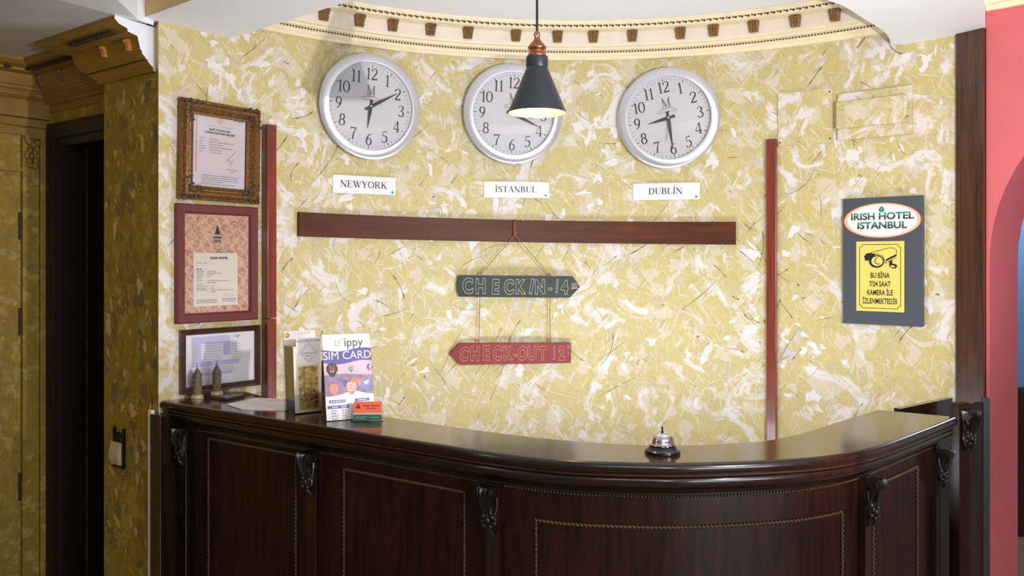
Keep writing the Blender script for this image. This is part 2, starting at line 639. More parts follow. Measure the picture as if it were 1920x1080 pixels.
def text(bm, body, size, x, z, y, align='CENTER', sx=1.0, bold=0.0, mi=0, outline=0.0, rot=0.0, spacing=1.0):
    cu = bpy.data.curves.new('t', 'FONT')
    cu.body = body
    cu.size = size
    cu.align_x = align
    cu.offset = bold
    cu.space_character = spacing
    cu.resolution_u = 4
    if outline > 0:
        cu.fill_mode = 'NONE'
        cu.bevel_depth = outline
        cu.bevel_resolution = 0
    o = bpy.data.objects.new('t', cu)
    me = bpy.data.meshes.new_from_object(o)
    n0 = len(bm.verts)
    f0 = len(bm.faces)
    bm.from_mesh(me)
    bm.verts.ensure_lookup_table()
    bm.faces.ensure_lookup_table()
    c, s = math.cos(rot), math.sin(rot)
    for v in bm.verts[n0:]:
        px, pz = v.co.x * sx, v.co.y
        v.co = Vector((x + px * c - pz * s, y - v.co.z, z + px * s + pz * c))
    for f in bm.faces[f0:]:
        f.material_index = mi
    bpy.data.objects.remove(o)
    bpy.data.curves.remove(cu)
    bpy.data.meshes.remove(me)


# ---- a small serif alphabet drawn as thick-and-thin strokes (cap height 1)
def G():
    T, H = 0.17, 0.06
    g = {}

    def sf(x0, x1, y):
        return [(x0, y + (0.025 if y < 0.5 else -0.025), 0.05), (x1, y + (0.025 if y < 0.5 else -0.025), 0.05)]

    def arc(cx, cy, rx, ry, a0, a1, w0, w1, n=14):
        r = []
        for i in range(n + 1):
            t = math.radians(a0 + (a1 - a0) * i / n)
            k = abs(math.cos(t))
            r.append((cx + rx * math.cos(t), cy + ry * math.sin(t), w1 + (w0 - w1) * k))
        return r
    g['N'] = (0.86, [[(.14, 0, H), (.14, 1, H)], [(.10, 1, T), (.72, 0, T)], [(.72, 0, H), (.72, 1, H)], sf(.02, .27, 0), sf(0, .16, 1), sf(.6, .84, 1)])
    g['E'] = (0.74, [[(.18, 0, T), (.18, 1, T)], sf(.03, .64, 1), sf(.03, .66, 0), [(.2, .52, H), (.48, .52, H)], [(.63, 1, H), (.63, .76, H)], [(.65, 0, H), (.65, .26, H)], [(.48, .4, H), (.48, .64, H)]])
    g['W'] = (1.12, [[(.13, 1, T), (.38, 0, T)], [(.38, 0, H), (.56, .9, H)], [(.52, 1, T), (.77, 0, T)], [(.77, 0, H), (1.0, 1, H)], sf(0, .28, 1), sf(.42, .66, 1), sf(.88, 1.1, 1)])
    g['Y'] = (0.82, [[(.13, 1, T), (.41, .45, T)], [(.41, .45, H), (.68, 1, H)], [(.41, 0, T), (.41, .5, T)], sf(0, .28, 1), sf(.56, .8, 1), sf(.26, .56, 0)])
    g['O'] = (0.86, [arc(.42, .5, .34, .47, 0, 360, T, H, 28)])
    g['R'] = (0.84, [[(.18, 0, T), (.18, 1, T)], sf(.03, .4, 1), sf(.03, .34, 0), [(.2, .97, H), (.4, .97, H)] , arc(.38, .73, .22, .24, 90, -90, T, H), [(.2, .49, H), (.4, .49, H)], [(.38, .48, T), (.68, .03, T)], sf(.6, .84, 0)])
    g['K'] = (0.86, [[(.18, 0, T), (.18, 1, T)], sf(.03, .34, 1), sf(.03, .34, 0), [(.24, .45, H), (.66, 1, H)], [(.36, .62, T), (.68, 0, T)], sf(.55, .8, 1), sf(.54, .84, 0)])
    g['I'] = (0.42, [[(.2, 0, T), (.2, 1, T)], sf(.04, .36, 1), sf(.04, .36, 0)])
    g['İ'] = (0.42, g['I'][1] + [[(.13, 1.18, .14), (.27, 1.18, .14)]])
    g['S'] = (0.66, [[(.54, .72, .05), (.54, .97, .05)], [(.52, .78, H), (.46, .93, .08), (.3, .97, H), (.14, .88, .13), (.13, .72, .15), (.28, .57, .17), (.44, .44, .17), (.53, .27, .15), (.48, .1, .12), (.31, .03, H), (.16, .08, .08), (.09, .24, H)], [(.08, .02, .05), (.08, .28, .05)]])
    g['T'] = (0.76, [[(.37, 0, T), (.37, 1, T)], sf(.03, .71, 1), [(.05, 1, H), (.05, .74, H)], [(.69, 1, H), (.69, .74, H)], sf(.22, .52, 0)])
    g['A'] = (0.84, [[(.12, 0, H), (.40, 1, H)], [(.40, 1, T), (.68, 0, T)], [(.22, .33, H), (.58, .33, H)], sf(0, .24, 0), sf(.54, .84, 0)])
    g['B'] = (0.76, [[(.18, 0, T), (.18, 1, T)], sf(.03, .36, 1), sf(.03, .36, 0), [(.2, .97, H), (.36, .97, H)], arc(.36, .75, .2, .22, 90, -90, T, H), [(.2, .53, H), (.4, .53, H)], arc(.38, .28, .25, .25, 90, -90, T, H), [(.2, .03, H), (.4, .03, H)]])
    g['U'] = (0.84, [[(.18, 1, T), (.18, .35, T), (.22, .12, T * .8), (.4, .03, H), (.58, .1, H), (.68, .35, H), (.68, 1, H)], sf(.03, .34, 1), sf(.56, .82, 1)])
    g['L'] = (0.72, [[(.18, 0, T), (.18, 1, T)], sf(.03, .36, 1), sf(.03, .64, 0), [(.64, 0, H), (.64, .28, H)]])
    g['D'] = (0.86, [[(.18, 0, T), (.18, 1, T)], sf(.03, .36, 1), sf(.03, .36, 0), [(.2, .97, H), (.4, .97, H)], arc(.38, .5, .36, .47, 90, -90, T, H, 18), [(.2, .03, H), (.4, .03, H)]])
    g['M'] = (1.06, [[(.14, 0, H), (.14, 1, H)], [(.12, 1, T), (.5, 0, T)], [(.5, 0, H), (.86, 1, H)], [(.87, 0, T), (.87, 1, T)], sf(.0, .28, 0), sf(0, .2, 1), sf(.72, 1.03, 0), sf(.8, 1.03, 1)])
    t, h = .12, .055
    g['0'] = (.66, [arc(.33, .5, .25, .47, 0, 360, t, h, 26)])
    g['1'] = (.46, [[(.26, 0, t), (.26, 1, t)], [(.10, .84, h), (.26, .96, h)], sf(.12, .42, 0)])
    g['2'] = (.66, [[(.1, .72, t), (.14, .88, .08), (.32, .97, h), (.5, .88, t * .9), (.52, .7, t), (.42, .5, t), (.22, .24, .09), (.08, .05, h)], [(.08, .06, t), (.54, .06, t)], [(.55, .02, h), (.57, .2, h)]])
    g['3'] = (.64, [[(.12, .78, h), (.18, .92, h), (.32, .97, h), (.47, .87, t), (.47, .7, t), (.38, .57, h), (.26, .53, h)], [(.26, .53, h), (.44, .48, t * .8), (.53, .3, t), (.47, .1, t * .8), (.3, .03, h), (.16, .07, .09), (.09, .18, .1)]])
    g['4'] = (.66, [[(.46, 0, t), (.46, 1, t)], [(.44, 1, h), (.06, .3, h)], [(.05, .27, .08), (.62, .27, .08)], sf(.3, .6, 0)])
    g['5'] = (.62, [[(.16, .96, h), (.5, .96, .1)], [(.17, .98, h), (.13, .56, h)], [(.13, .55, h), (.28, .61, h), (.46, .53, t), (.52, .34, t), (.46, .12, t * .9), (.28, .03, h), (.14, .07, .09), (.09, .16, .09)]])
    g['6'] = (.64, [[(.5, .98, h), (.3, .86, .08), (.15, .6, t), (.11, .34, t)], arc(.32, .31, .21, .28, 0, 360, t, h, 22)])
    g['7'] = (.62, [[(.08, .95, .1), (.56, .95, .1)], [(.55, .95, h), (.36, .55, t * .8), (.26, 0, t)], [(.08, .97, h), (.07, .78, h)]])
    g['8'] = (.64, [arc(.32, .74, .18, .23, 0, 360, t, h, 22), arc(.32, .27, .22, .25, 0, 360, t, h, 22)])
    g['9'] = (.64, [arc(.32, .68, .21, .28, 0, 360, t, h, 22), [(.53, .68, t), (.49, .42, t), (.34, .14, .08), (.14, .01, h)]])
    return g


GL = G()


def serif(bm, s, height, x, z, y, stretch=1.0, mi=0, rot=0.0):
    """centred serif word; z is the middle of the cap height"""
    w = sum(GL[c][0] for c in s) * height * stretch
    cur = -w / 2
    cr, sr = math.cos(rot), math.sin(rot)
    k = 0
    for c in s:
        adv, st = GL[c]
        for stroke in st:
            pts = [Vector((p[0], p[1], p[2])) for p in stroke]
            if len(pts) > 2 and len(pts) < 14:
                pts = smooth_pts(pts, 4)
            q = []
            for p in pts:
                lx, lz = cur + p.x * height * stretch, (p.y - 0.5) * height
                q.append((x + lx * cr - lz * sr, z + lx * sr + lz * cr, p.z * height))
            ribbon(bm, q, y - 0.00004 * (k % 5), mi=mi)
            k += 1
        cur += adv * height * stretch


def clover(bm, x, z, r, y, mi=0):
    for a in (90, 210, 330):
        t = math.radians(a)
        for da in (-0.42, 0.42):
            disc(bm, x + r * 0.55 * math.cos(t + da), z + r * 0.55 * math.sin(t + da), r * 0.36, y - 0.00003 * da, n=12, mi=mi)
        poly(bm, [(x, z), (x + r * 0.8 * math.cos(t - .5), z + r * 0.8 * math.sin(t - .5)), (x + r * 0.8 * math.cos(t + .5), z + r * 0.8 * math.sin(t + .5))], y - 0.00006, mi)
    ribbon(bm, [(x, z), (x + r * 0.05, z - r * 0.6), (x + r * 0.2, z - r * 1.05)], y, w=r * 0.14, mi=mi)


# ---------------------------------------------------------------- place geometry
CX, CY, RW = 0.2663, 1.9582, 1.7184          # the round niche behind the desk


def hit(px, r=RW):
    dx = (px - 960.0) / FPX
    a = dx * dx + 1
    b = -2 * (dx * CX + CY)
    c = CX * CX + CY * CY - r * r
    return (-b + math.sqrt(b * b - 4 * a * c)) / (2 * a)


def theta(px, r=RW):
    d = hit(px, r)
    return math.atan2((px - 960.0) / FPX * d - CX, d - CY)


def wp(t, off, z):
    r = RW - off
    return Vector((CX + r * math.sin(t), CY + r * math.cos(t), z))


def P(px, py, d):
    return Vector(((px - 960.0) / FPX * d, d, EYE + (HOR - py) * d / FPX))


def on_top(px, py, ztop=1.10):
    d = (EYE - ztop) * FPX / (py - HOR)
    return Vector(((px - 960.0) / FPX * d, d, ztop))
# ================================================================ THE SETTING


def uvgrid(bm, rows, uvs):
    lay = bm.loops.layers.uv.verify()
    vr = [[bm.verts.new(p) for p in r] for r in rows]
    for i in range(len(vr) - 1):
        for j in range(len(vr[0]) - 1):
            idx = ((i, j), (i, j + 1), (i + 1, j + 1), (i + 1, j))
            f = bm.faces.new([vr[a][b] for a, b in idx])
            for lp, (a, b) in zip(f.loops, idx):
                lp[lay].uv = uvs[a][b]


def face_uv(bm, fn):
    lay = bm.loops.layers.uv.verify()
    for f in bm.faces:
        for lp in f.loops:
            lp[lay].uv = fn(lp.vert.co)


T0, T1 = theta(297), theta(1800)


def nmap(u, v, off):
    return wp(u / RW, off, v)


# curved back wall of the niche (solid, 8 cm thick)
bm = NB()
nseg = 96
ts = [T0 + (T1 - T0) * i / nseg for i in range(nseg + 1)]
rows, uvs = [], []
for t in ts:
    rows.append([wp(t, -0.08, 0), wp(t, 0, 0), wp(t, 0, 2.575), wp(t, -0.08, 2.575)])
    uvs.append([(t * RW, -.08), (t * RW, 0), (t * RW, 2.575), (t * RW, 2.655)])
uvgrid(bm, rows, uvs)
wall_back = struct('wall_back', bm, 'plaster')
for p in wall_back.data.polygons:
    p.use_smooth = True
wall_back.data.set_sharp_from_angle(angle=math.radians(40))


def shards(bm, mapf, u0, u1, v0, v1, n, smin, smax, mats, ang=None, elong=(1.2, 3.2), off0=0.0004, sub=0.03):
    """irregular palette-knife flakes lying on a wall; long ones get extra points so that they follow its curve"""
    for i in range(n):
        cu, cv = random.uniform(u0, u1), random.uniform(v0, v1)
        L = random.uniform(smin, smax)
        e = random.uniform(*elong)
        a = random.choice(ang) + random.gauss(0, 0.3) if ang else random.uniform(0, PI)
        k = random.randint(9, 16)
        ph = sorted(random.uniform(0, 2 * PI) for _ in range(k))
        pts = []
        for q in ph:
            rr = random.uniform(0.35, 1.2)
            x, y = L * rr * math.cos(q), L / e * rr * math.sin(q)
            pu, pv = cu + x * math.cos(a) - y * math.sin(a), cv + x * math.sin(a) + y * math.cos(a)
            if not (u0 - .0 < pu < u1 + .0):
                pu = min(max(pu, u0), u1)
            pv = min(max(pv, v0), v1)
            pts.append((pu, pv))
        mi = random.choice(mats)
        off = off0 + 0.0006 * random.random()
        c = bm.verts.new(mapf(cu, cv, off))
        vs = [bm.verts.new(mapf(p[0], p[1], off)) for p in pts]
        for j in range(k):
            try:
                f = bm.faces.new((c, vs[j], vs[(j + 1) % k]))
                f.material_index = mi
            except ValueError:
                pass


def smear(bm, mapf, pts, mi, off):
    """tapered brush line; pts (u, v, width)"""
    rows = []
    for i, p in enumerate(pts):
        a, b = pts[max(i - 1, 0)], pts[min(i + 1, len(pts) - 1)]
        du, dv = b[0] - a[0], b[1] - a[1]
        l = math.hypot(du, dv) or 1
        w = p[2] / 2
        rows.append([mapf(p[0] - dv / l * w, p[1] + du / l * w, off), mapf(p[0] + dv / l * w, p[1] - du / l * w, off)])
    grid(bm, rows, mi=mi)


UL, UR = T0 * RW + 0.02, T1 * RW - 0.02
random.seed(21)
bm = NB()
clusters = [(random.uniform(UL, UR), random.uniform(0.95, 2.5)) for _ in range(52)]
for cu, cv in clusters:                 # torn white patches come in clusters
    sp = random.uniform(0.03, 0.075)
    for _ in range(random.randint(3, 8)):
        u, v = cu + random.gauss(0, sp), cv + random.gauss(0, sp)
        shards(bm, nmap, max(UL, u - .06), min(UR, u + .06), max(.9, v - .06), min(2.56, v + .06), 1, 0.014, 0.05, [0, 0, 0, 0, 1]) if UL + .07 < u < UR - .07 and v < 2.5 else None
shards(bm, nmap, UL, UR, 0.9, 2.44, 150, 0.010, 0.03, [0, 0, 1, 2, 2], elong=(1.2, 3))
for _ in range(260):                    # thin white knife drags
    u, v = random.uniform(UL + .06, UR - .06), random.uniform(.95, 2.42)
    a = random.choice((0.9, 0.8, -0.8, 1.5, 1.2, 0.2)) + random.gauss(0, .3)
    L = random.uniform(.015, .06)
    k = random.gauss(0, .3)
    w = random.uniform(.0012, .0045)
    smear(bm, nmap, [(u + math.cos(a + k * s) * L * s, v + math.sin(a + k * s) * L * s, w * (1 - abs(s)) + .0004) for s in (-1, -.6, -.2, .2, .6, 1)],
          random.choice((0, 0, 0, 1)), 0.0011 + .0002 * random.random())
struct('plaster_flakes', bm, ['shard_white', 'shard_lilac', 'shard_yellow'], parent=wall_back)
bm = NB()
for i in range(135):                    # dark twig-like brush marks, most of them low on the wall
    low = random.random() < 0.72
    u = random.uniform(UL + .12, UR - .12)
    v = random.uniform(.98, 1.72) if low else random.uniform(1.7, 2.4)
    a = random.choice((0.9, 0.75, -0.75, -0.6, 1.2, 0.1)) + random.gauss(0, .25)
    L = random.uniform(.012, .05) if random.random() < .72 else random.uniform(.06, .11)
    bend = random.gauss(0, .16)
    w = random.uniform(.0014, .0034)
    pts = []
    for j in range(9):
        s = j / 8 * 2 - 1
        aa = a + bend * s
        ww = w * (1.0 - .7 * abs(s)) * random.uniform(.6, 1.2)
        if j in (2, 7) and random.random() < .4:
            ww = w * 2.1
        pts.append((u + math.cos(aa) * L * s, v + math.sin(aa) * L * s, ww))
    smear(bm, nmap, pts, 0, 0.0015)
shards(bm, nmap, UL, UR, .98, 2.4, 70, .003, .009, [0], elong=(1.5, 4), off0=.0013)
struct('brush_marks', bm, 'stroke_dark', parent=wall_back)

# floor and ceilings
bm = NB()
box(bm, -5, 6, -4.5, 7, -0.1, 0)
struct('floor', bm, 'floor')
bm = NB()
box(bm, -5, 6, -4.5, 7, 2.575, 2.7)
struct('ceiling', bm, 'white_paint')
# lowered plaster band in front of the niche; its inner edge is the curved opening
ZB = 2.38
inner = [(-1.026, 3.096), (-.849, 2.954), (-.512, 2.661), (-.28, 2.46), (-.05, 2.31), (.15, 2.235), (.34, 2.215), (.56, 2.26), (.77, 2.41), (.960, 2.629),
         (1.05, 2.706), (1.181, 2.856), (1.297, 2.99), (1.365, 3.09), (1.415, 3.18)]
inner = [(p.x, p.y) for p in smooth_pts([(a, b, 0) for a, b in inner], 4)]
outer = [(-1.255, 2.861), (-.992, 2.645), (-.40, 2.14), (-.1, 1.93), (.3, 1.82), (.75, 1.95), (1.1, 2.2), (1.447, 2.63), (1.645, 2.965), (1.62, 3.05)]
bm = NB()
poly_pts = [(-1.19, 2.93)] + inner + [(1.50, 3.20)] + list(reversed(outer))
vprism(bm, poly_pts, ZB, 2.574)
bmesh.ops.triangulate(bm, faces=[f for f in bm.faces if len(f.verts) > 4])
bm.faces.ensure_lookup_table()
# street-side fascia of the white band: its warm shade put in as tan
band = struct('trim_1', bm, ['white_paint', 'tan_paint_and_shade'], label='lowered white ceiling band curving over the desk')
for p in band.data.polygons:
    if abs(p.normal.z) < .3:
        c = p.center
        if c.x < -.2 and p.normal.y < -.3 and (c.x * .64 + c.y * .77) < 1.60:
            p.material_index = 1

# ---- the hall on the left
U2, V2 = Vector((-.8, .6, 0)), Vector((-.6, -.8, 0))
O1 = Vector((-1.187, 2.89, 0))
O2 = O1 - V2 * .087
PW = .379
CS = 1.003
CC = O2 + U2 * CS


def slab(bm, origin, s0, s1, z0, z1, d0, d1, axis=U2, nrm=V2):
    """box along a wall line: s along it, d towards the room"""
    k = len(bm.verts)
    a = [origin + axis * s + nrm * d for s, d in ((s0, d0), (s1, d0), (s1, d1), (s0, d1))]
    vprism(bm, [(p.x, p.y) for p in a], z0, z1)


bm = NB()
slab(bm, O1, 0, PW, 0, 2.575, -.16, 0)
face_uv(bm, lambda c: ((c - O1).dot(U2) * 1.0 + 3.3, c.z))
wall_corner = struct('wall_corner', bm, 'plaster_hall')
pmap = lambda u, v, off: O1 + U2 * u + V2 * off + Vector((0, 0, v))
random.seed(5)
bm = NB()
shards(bm, pmap, .01, PW - .01, .5, 2.19, 190, .012, .05, [0, 1, 1, 2, 2, 3, 3], ang=[1.4, 1.7, 1.2], elong=(1.2, 2.4))
shards(bm, pmap, .01, PW - .01, .5, 2.19, 46, .008, .026, [0], ang=[1.4, 1.8, 1.1], elong=(1.4, 2.6), off0=.0011)
struct('paint_dabs', bm, ['shard_tan', 'shard_olive', 'shard_grey', 'shard_brown'], parent=wall_corner)
bm = NB()                              # bare white plaster beside the cut cornice, tan batten at the corner
slab(bm, O1, .055, .10, 2.24, 2.372, .0012, .004)
struct('bare_plaster', bm, 'white_paint', parent=wall_corner)
bm = NB()
slab(bm, O1, 0.0, .012, 2.215, 2.374, .001, .012)
slab(bm, O1, .018, .055, 2.225, 2.374, .0015, .007)
struct('corner_batten', bm, 'tan_paint_and_shade', parent=wall_corner)

bm = NB()
slab(bm, O2, PW - .01, .42, 0, 2.575, -.12, 0)
slab(bm, O2, .42, .91, 2.06, 2.575, -.12, 0)
slab(bm, O2, .91, CS + .12, 0, 2.575, -.12, 0)
face_uv(bm, lambda c: ((c - O2).dot(U2) + 6.1, c.z))
struct('wall_far', bm, 'plaster_hall')
# dark lift door in its black frame
bm = NB()
for s0, s1, z0, z1, d in ((.40, .46, 0, 2.136, .016), (.93, .985, 0, 2.136, .016), (.46, .93, 2.075, 2.136, .016),
                          (.46, .475, 0, 2.075, .004), (.885, .93, 0, 2.075, .004), (.475, .885, 2.04, 2.075, .004)):
    slab(bm, O2, s0, s1, z0, z1, -.10, d)
door_1 = struct('door_1', bm, 'black_door')
bm = NB()
slab(bm, O2, .20, .655, 0, 2.06, -.22, -.19)
slab(bm, O2, .20, 1.1, 0, 2.1, -.26, -.24)
slab(bm, O2, .91, 1.0, 0, 2.1, -.24, -.1)
slab(bm, O2, .66, .90, 0, 2.06, -.225, -.195)
struct('door_leaf', bm, 'void', parent=door_1)

bm = NB()
slab(bm, CC, -.12, 3.6, 0, 2.575, -.12, 0, V2, -U2)
face_uv(bm, lambda c: ((c - CC).dot(V2) + 9.7, c.z))
wall_left = struct('wall_left', bm, 'plaster_hall')
lmap = lambda u, v, off: CC + V2 * u - U2 * off + Vector((0, 0, v))
bm = NB()
shards(bm, lmap, .12, .45, .5, 1.92, 70, .02, .06, [0, 1, 2, 3, 3], ang=[1.2, 1.7, .7], elong=(1.2, 2.4))
struct('paint_dabs', bm, ['shard_tan', 'shard_olive', 'shard_grey', 'shard_brown'], parent=wall_left)
bm = NB()                              # flat corner strips beside the jib door
slab(bm, CC, 0, .036, 0, 2.09, .0, .012, V2, -U2)
slab(bm, CC, .043, .104, 0, 2.08, .0, .018, V2, -U2)
slab(bm, CC, .10, .108, 0, 2.09, .0, .022, V2, -U2)
slab(bm, CC, .108, .6, 1.935, 1.95, .0, .02, V2, -U2)
face_uv(bm, lambda c: ((c - CC).dot(V2) + 9.9, c.z))
struct('trim_2', bm, 'plaster_hall', label='flat pilaster strip beside the painted jib door')
bm = NB()                              # jib door with its hinges
slab(bm, CC, .122, .62, .02, 1.925, 0.002, .012, V2, -U2)
face_uv(bm, lambda c: ((c - CC).dot(V2) + 12.2, c.z))
door_2 = struct('door_2', bm, 'plaster_hall')
for z in (1.66, 1.27, .6):
    bm = NB()
    slab(bm, CC, .110, .121, z, z + .11, .003, .014, V2, -U2)
    struct('hinge', bm, 'ochre_dark', parent=door_2)
bm = NB()                              # carved capital on the pilaster strip
random.seed(3)
for i in range(26):
    u, z = random.uniform(.05, .098), random.uniform(1.955, 2.07)
    c = CC + V2 * u - U2 * random.uniform(.018, .03)
    ball(bm, (c.x, c.y, z), random.uniform(.007, .013), 2, (1, 1, 1.2))
slab(bm, CC, .04, .107, 2.07, 2.082, .01, .04, V2, -U2)
struct('trim_3', bm, 'ochre_trim', smooth=True, label='carved capital on the pilaster strip')


def miter_path(pts, normals, end=None):
    out = []
    for i in range(len(pts)):
        if i == 0:
            m = normals[0]
        elif i == len(pts) - 1:
            m = end if end is not None else normals[-1]
        else:
            a, b = normals[i - 1], normals[i]
            m = (a + b) / (1 + a.dot(b))
        out.append(m)
    return out


cpath = [CC + V2 * 3.4, CC, O2 + U2 * PW, O1 + U2 * PW, O1 + U2 * .028]
cm = miter_path(cpath, [-U2, V2, U2, V2], V2 - U2 * .22)
CPROF = [(0, 2.215), (.016, 2.215), (.016, 2.227), (.026, 2.234), (.038, 2.243), (.040, 2.250), (.046, 2.250), (.050, 2.257), (.060, 2.263), (.062, 2.273),
         (.068, 2.277), (.080, 2.318), (.118, 2.324), (.120, 2.333), (.152, 2.341), (.168, 2.353), (.168, 2.364), (0, 2.364)]
bm = NB()
cr = grid(bm, [[p + m * o + Vector((0, 0, z)) for o, z in CPROF] for p, m in zip(cpath, cm)])
bm.faces.new(cr[-1]).material_index = 1          # cut end, bare white plaster
slab(bm, O2, PW, CS, 2.185, 2.216, 0, .006)
for z0, z1, d in ((2.155, 2.216, .03), (2.12, 2.15, .022), (2.085, 2.115, .014)):
    slab(bm, CC, 0.0, 3.3, z0, z1, 0, d, V2, -U2)
trim4 = struct('trim_4', bm, ['ochre_trim', 'white_paint'], label='ochre moulded cornice of the left hall')
bm = NB()                              # dark pierced slots below the cornice edge
for k in range(12):
    slab(bm, O1, .06 + k * .0255, .06 + k * .0255 + .010, 2.3245, 2.3335, .119, .1445)
for k in range(14):
    slab(bm, O2, .50 + k * .03, .50 + k * .03 + .011, 2.3245, 2.3335, .119, .1445)
for k in range(4):
    slab(bm, CC, .20 + k * .045, .20 + k * .045 + .02, 2.3245, 2.3335, .119, .140, V2, -U2)
slab(bm, O1, .03, PW + .03, 2.2485, 2.2495, .039, .048)
struct('cornice_slots', bm, 'ochre_dark', parent=trim4)


def modillion(bm, o, axis, nrm, s, z0, z1, d0, w, dep):
    rows = []
    for i in range(7):
        f = i / 6
        z = z1 + (z0 - z1) * f
        d = dep * (1 - .45 * f) * (1 + .12 * math.sin(f * 9))
        ww = w * (1 - .25 * f) / 2
        row = []
        for k, (a, b) in enumerate(((-1, 0), (-1, .8), (-.6, 1), (-.3, .86), (0, 1.05), (.3, .86), (.6, 1), (1, .8), (1, 0))):
            row.append(o + axis * (s + a * ww) + nrm * (d0 - .003 + b * d) + Vector((0, 0, z)))
        rows.append(row)
    grid(bm, rows, cap=True)


for org, ss in ((O1, (.075, .235)), (O2, (.55, .73, .9))):
    for s in ss:
        bm = NB()
        modillion(bm, org, U2, V2, s, 2.279, 2.316, .070, .03, .024)
        struct('bracket', bm, 'orange_gold' if org is O1 else 'antique', smooth=True, parent=trim4)
bm = NB()
modillion(bm, CC, V2, -U2, .26, 2.279, 2.316, .070, .035, .024)
struct('bracket', bm, 'antique', smooth=True, parent=trim4)

# hall ceiling and the white beam between hall and lobby
bm = NB()
edge = [Vector((-1.262, 2.78, 0)), Vector((-1.28, 2.75, 0)), Vector((-1.377, 2.593, 0)), Vector((-1.86, 1.81, 0)), Vector((-2.6, .6, 0))]
q = [O1 + V2 * .02 + U2 * .06, CC + V2 * .01 - U2 * .01, CC + V2 * 3.4] + list(reversed(edge))
vprism(bm, [(p.x, p.y) for p in q], 2.364, 2.574)
struct('ceiling_hall', bm, 'grey_paint')
bm = NB()
q = [(-1.205, 2.87)] + [(p.x + .0005, p.y) for p in edge] + [(-1.0, .6), (-1.05, 1.7), (-1.196, 2.585), (-1.227, 2.796)]
vprism(bm, q, 2.3635, 2.574)
struct('trim_5', bm, 'white_paint', label='white beam soffit between hall and desk')

# ---- the golden crown round the niche
bm = NB()
KPROF = [(0, 2.434), (.016, 2.434), (.019, 2.444), (.027, 2.449), (.029, 2.456), (.033, 2.458), (.033, 2.468), (.040, 2.471), (.043, 2.479), (.052, 2.483), (.055, 2.491)]
KPROF2 = [(.055, 2.491), (.062, 2.538)]
KPROF3 = [(.062, 2.538), (.104, 2.543), (.108, 2.552), (.116, 2.558), (.122, 2.570), (.122, 2.5745)]
KT = [theta(330) + (theta(1770) - theta(330)) * i / 110 for i in range(111)]
grid(bm, [[wp(t, o, z) for o, z in KPROF] for t in KT])
grid(bm, [[wp(t, o, z) for o, z in KPROF2] for t in KT], mi=1)
grid(bm, [[wp(t, o, z) for o, z in KPROF3] for t in KT])
trim6 = struct('trim_6', bm, ['cream', 'cream_band'], smooth=True, label='cream and gold crown moulding round the niche top')
bm = NB()                              # fine dark bead row
n = 250
for i in range(n):
    t = KT[0] + (KT[-1] - KT[0]) * i / n
    c = wp(t, .0345, 2.463)
    ball(bm, c, .0042, 1, (1.2, 1, .9))
struct('bead_row', bm, 'bead', smooth=True, parent=trim6)
bm = NB()                              # pierced rosettes along the top edge
n = 118
for i in range(n):
    t = KT[0] + (KT[-1] - KT[0]) * i / n
    ball(bm, wp(t, .112, 2.553), .0062, 1, (1, 1, .9))
    ball(bm, wp(t + .009, .113, 2.5555), .0045, 1, (1.3, 1, 1), mi=1)
struct('rosette_row', bm, ['bead', 'antique'], smooth=True, parent=trim6)
for px in (520, 608, 675, 737, 808, 878, 968, 1046, 1113, 1186, 1276, 1338, 1413, 1491, 1565, 1640):
    t = theta(px, RW - .07)
    bm = NB()
    ax, nr = Vector((math.cos(t), -math.sin(t), 0)), Vector((-math.sin(t), -math.cos(t), 0))
    modillion(bm, Vector((wp(t, 0, 0).x, wp(t, 0, 0).y, 0)), ax, nr, 0, 2.497, 2.541, .056, .044, .036)
    struct('bracket', bm, 'antique', smooth=True, parent=trim6)

# ---- right side: dark board, red wall with its arch, blue room behind
tE = theta(1797)
PA = wp(tE, .003, 0)
PA.z = 0
tg = Vector((math.cos(tE), -math.sin(tE), 0))
PB = Vector((1.645, 2.963, 0))
pd = (PB - PA).normalized()
pn = Vector((pd.y, -pd.x, 0))
bm = NB()
slab(bm, PA, 0, (PB - PA).length, 0, 2.379, -.012, .014, pd, pn)
struct('trim_7', bm, 'post', label='tall dark wooden board between plaster and red wall')
# red wall: starts behind the board, runs towards the viewer on the right
RD = Vector((.7071, -.7071, 0))
RN = Vector((-.7071, -.7071, 0))
RO = PB + Vector((.004, -.004, 0))
ar, zs, s0 = .66, 1.57, .006
bm = NB()
front, back = [], []
prof = [(s0, 0), (s0, zs)] + [(s0 + ar - ar * math.cos(a), zs + ar * math.sin(a)) for a in [PI / 2 * i / 16 for i in range(1, 17)]]
prof += [(s0 + ar + ar * math.sin(a), zs + ar * math.cos(a)) for a in [PI / 2 * i / 16 for i in range(1, 17)]] + [(s0 + 2 * ar, 0)]
TH = .34


def rp(s, z, d):
    p = RO + RD * s - RN * d
    return Vector((p.x, p.y, z))


rows = [[rp(s, 2.575, 0), rp(s, z, 0)] for s, z in prof]
grid(bm, rows)
grid(bm, [[rp(s, z, 0), rp(s, z, TH)] for s, z in prof], mi=1)
grid(bm, [[rp(s, z, TH), rp(s, 2.575, TH)] for s, z in prof])
grid(bm, [[rp(s0 + 2 * ar, 0, 0), rp(s0 + 2 * ar, 2.575, 0)], [rp(2.6, 0, 0), rp(2.6, 2.575, 0)]])
grid(bm, [[rp(-.004, 0, 0), rp(-.004, 2.575, 0)], [rp(s0, 0, 0), rp(s0, 2.575, 0)]])
struct('wall_right', bm, ['red', 'red_reveal'])
bm = NB()                              # cream cornice on the red wall
for z0, z1, d in ((2.436, 2.455, .012), (2.455, 2.50, .03), (2.50, 2.574, .05)):
    slab(bm, RO, -.002, 2.5, z0, z1, 0, d, RD, RN)
struct('trim_8', bm, 'cream', label='cream cornice along the top of the red wall')
bm = NB()                              # blue wall and dark wainscot of the room beyond the arch
box(bm, 2.1, 5.6, 4.9, 5.0, 0, 2.575)
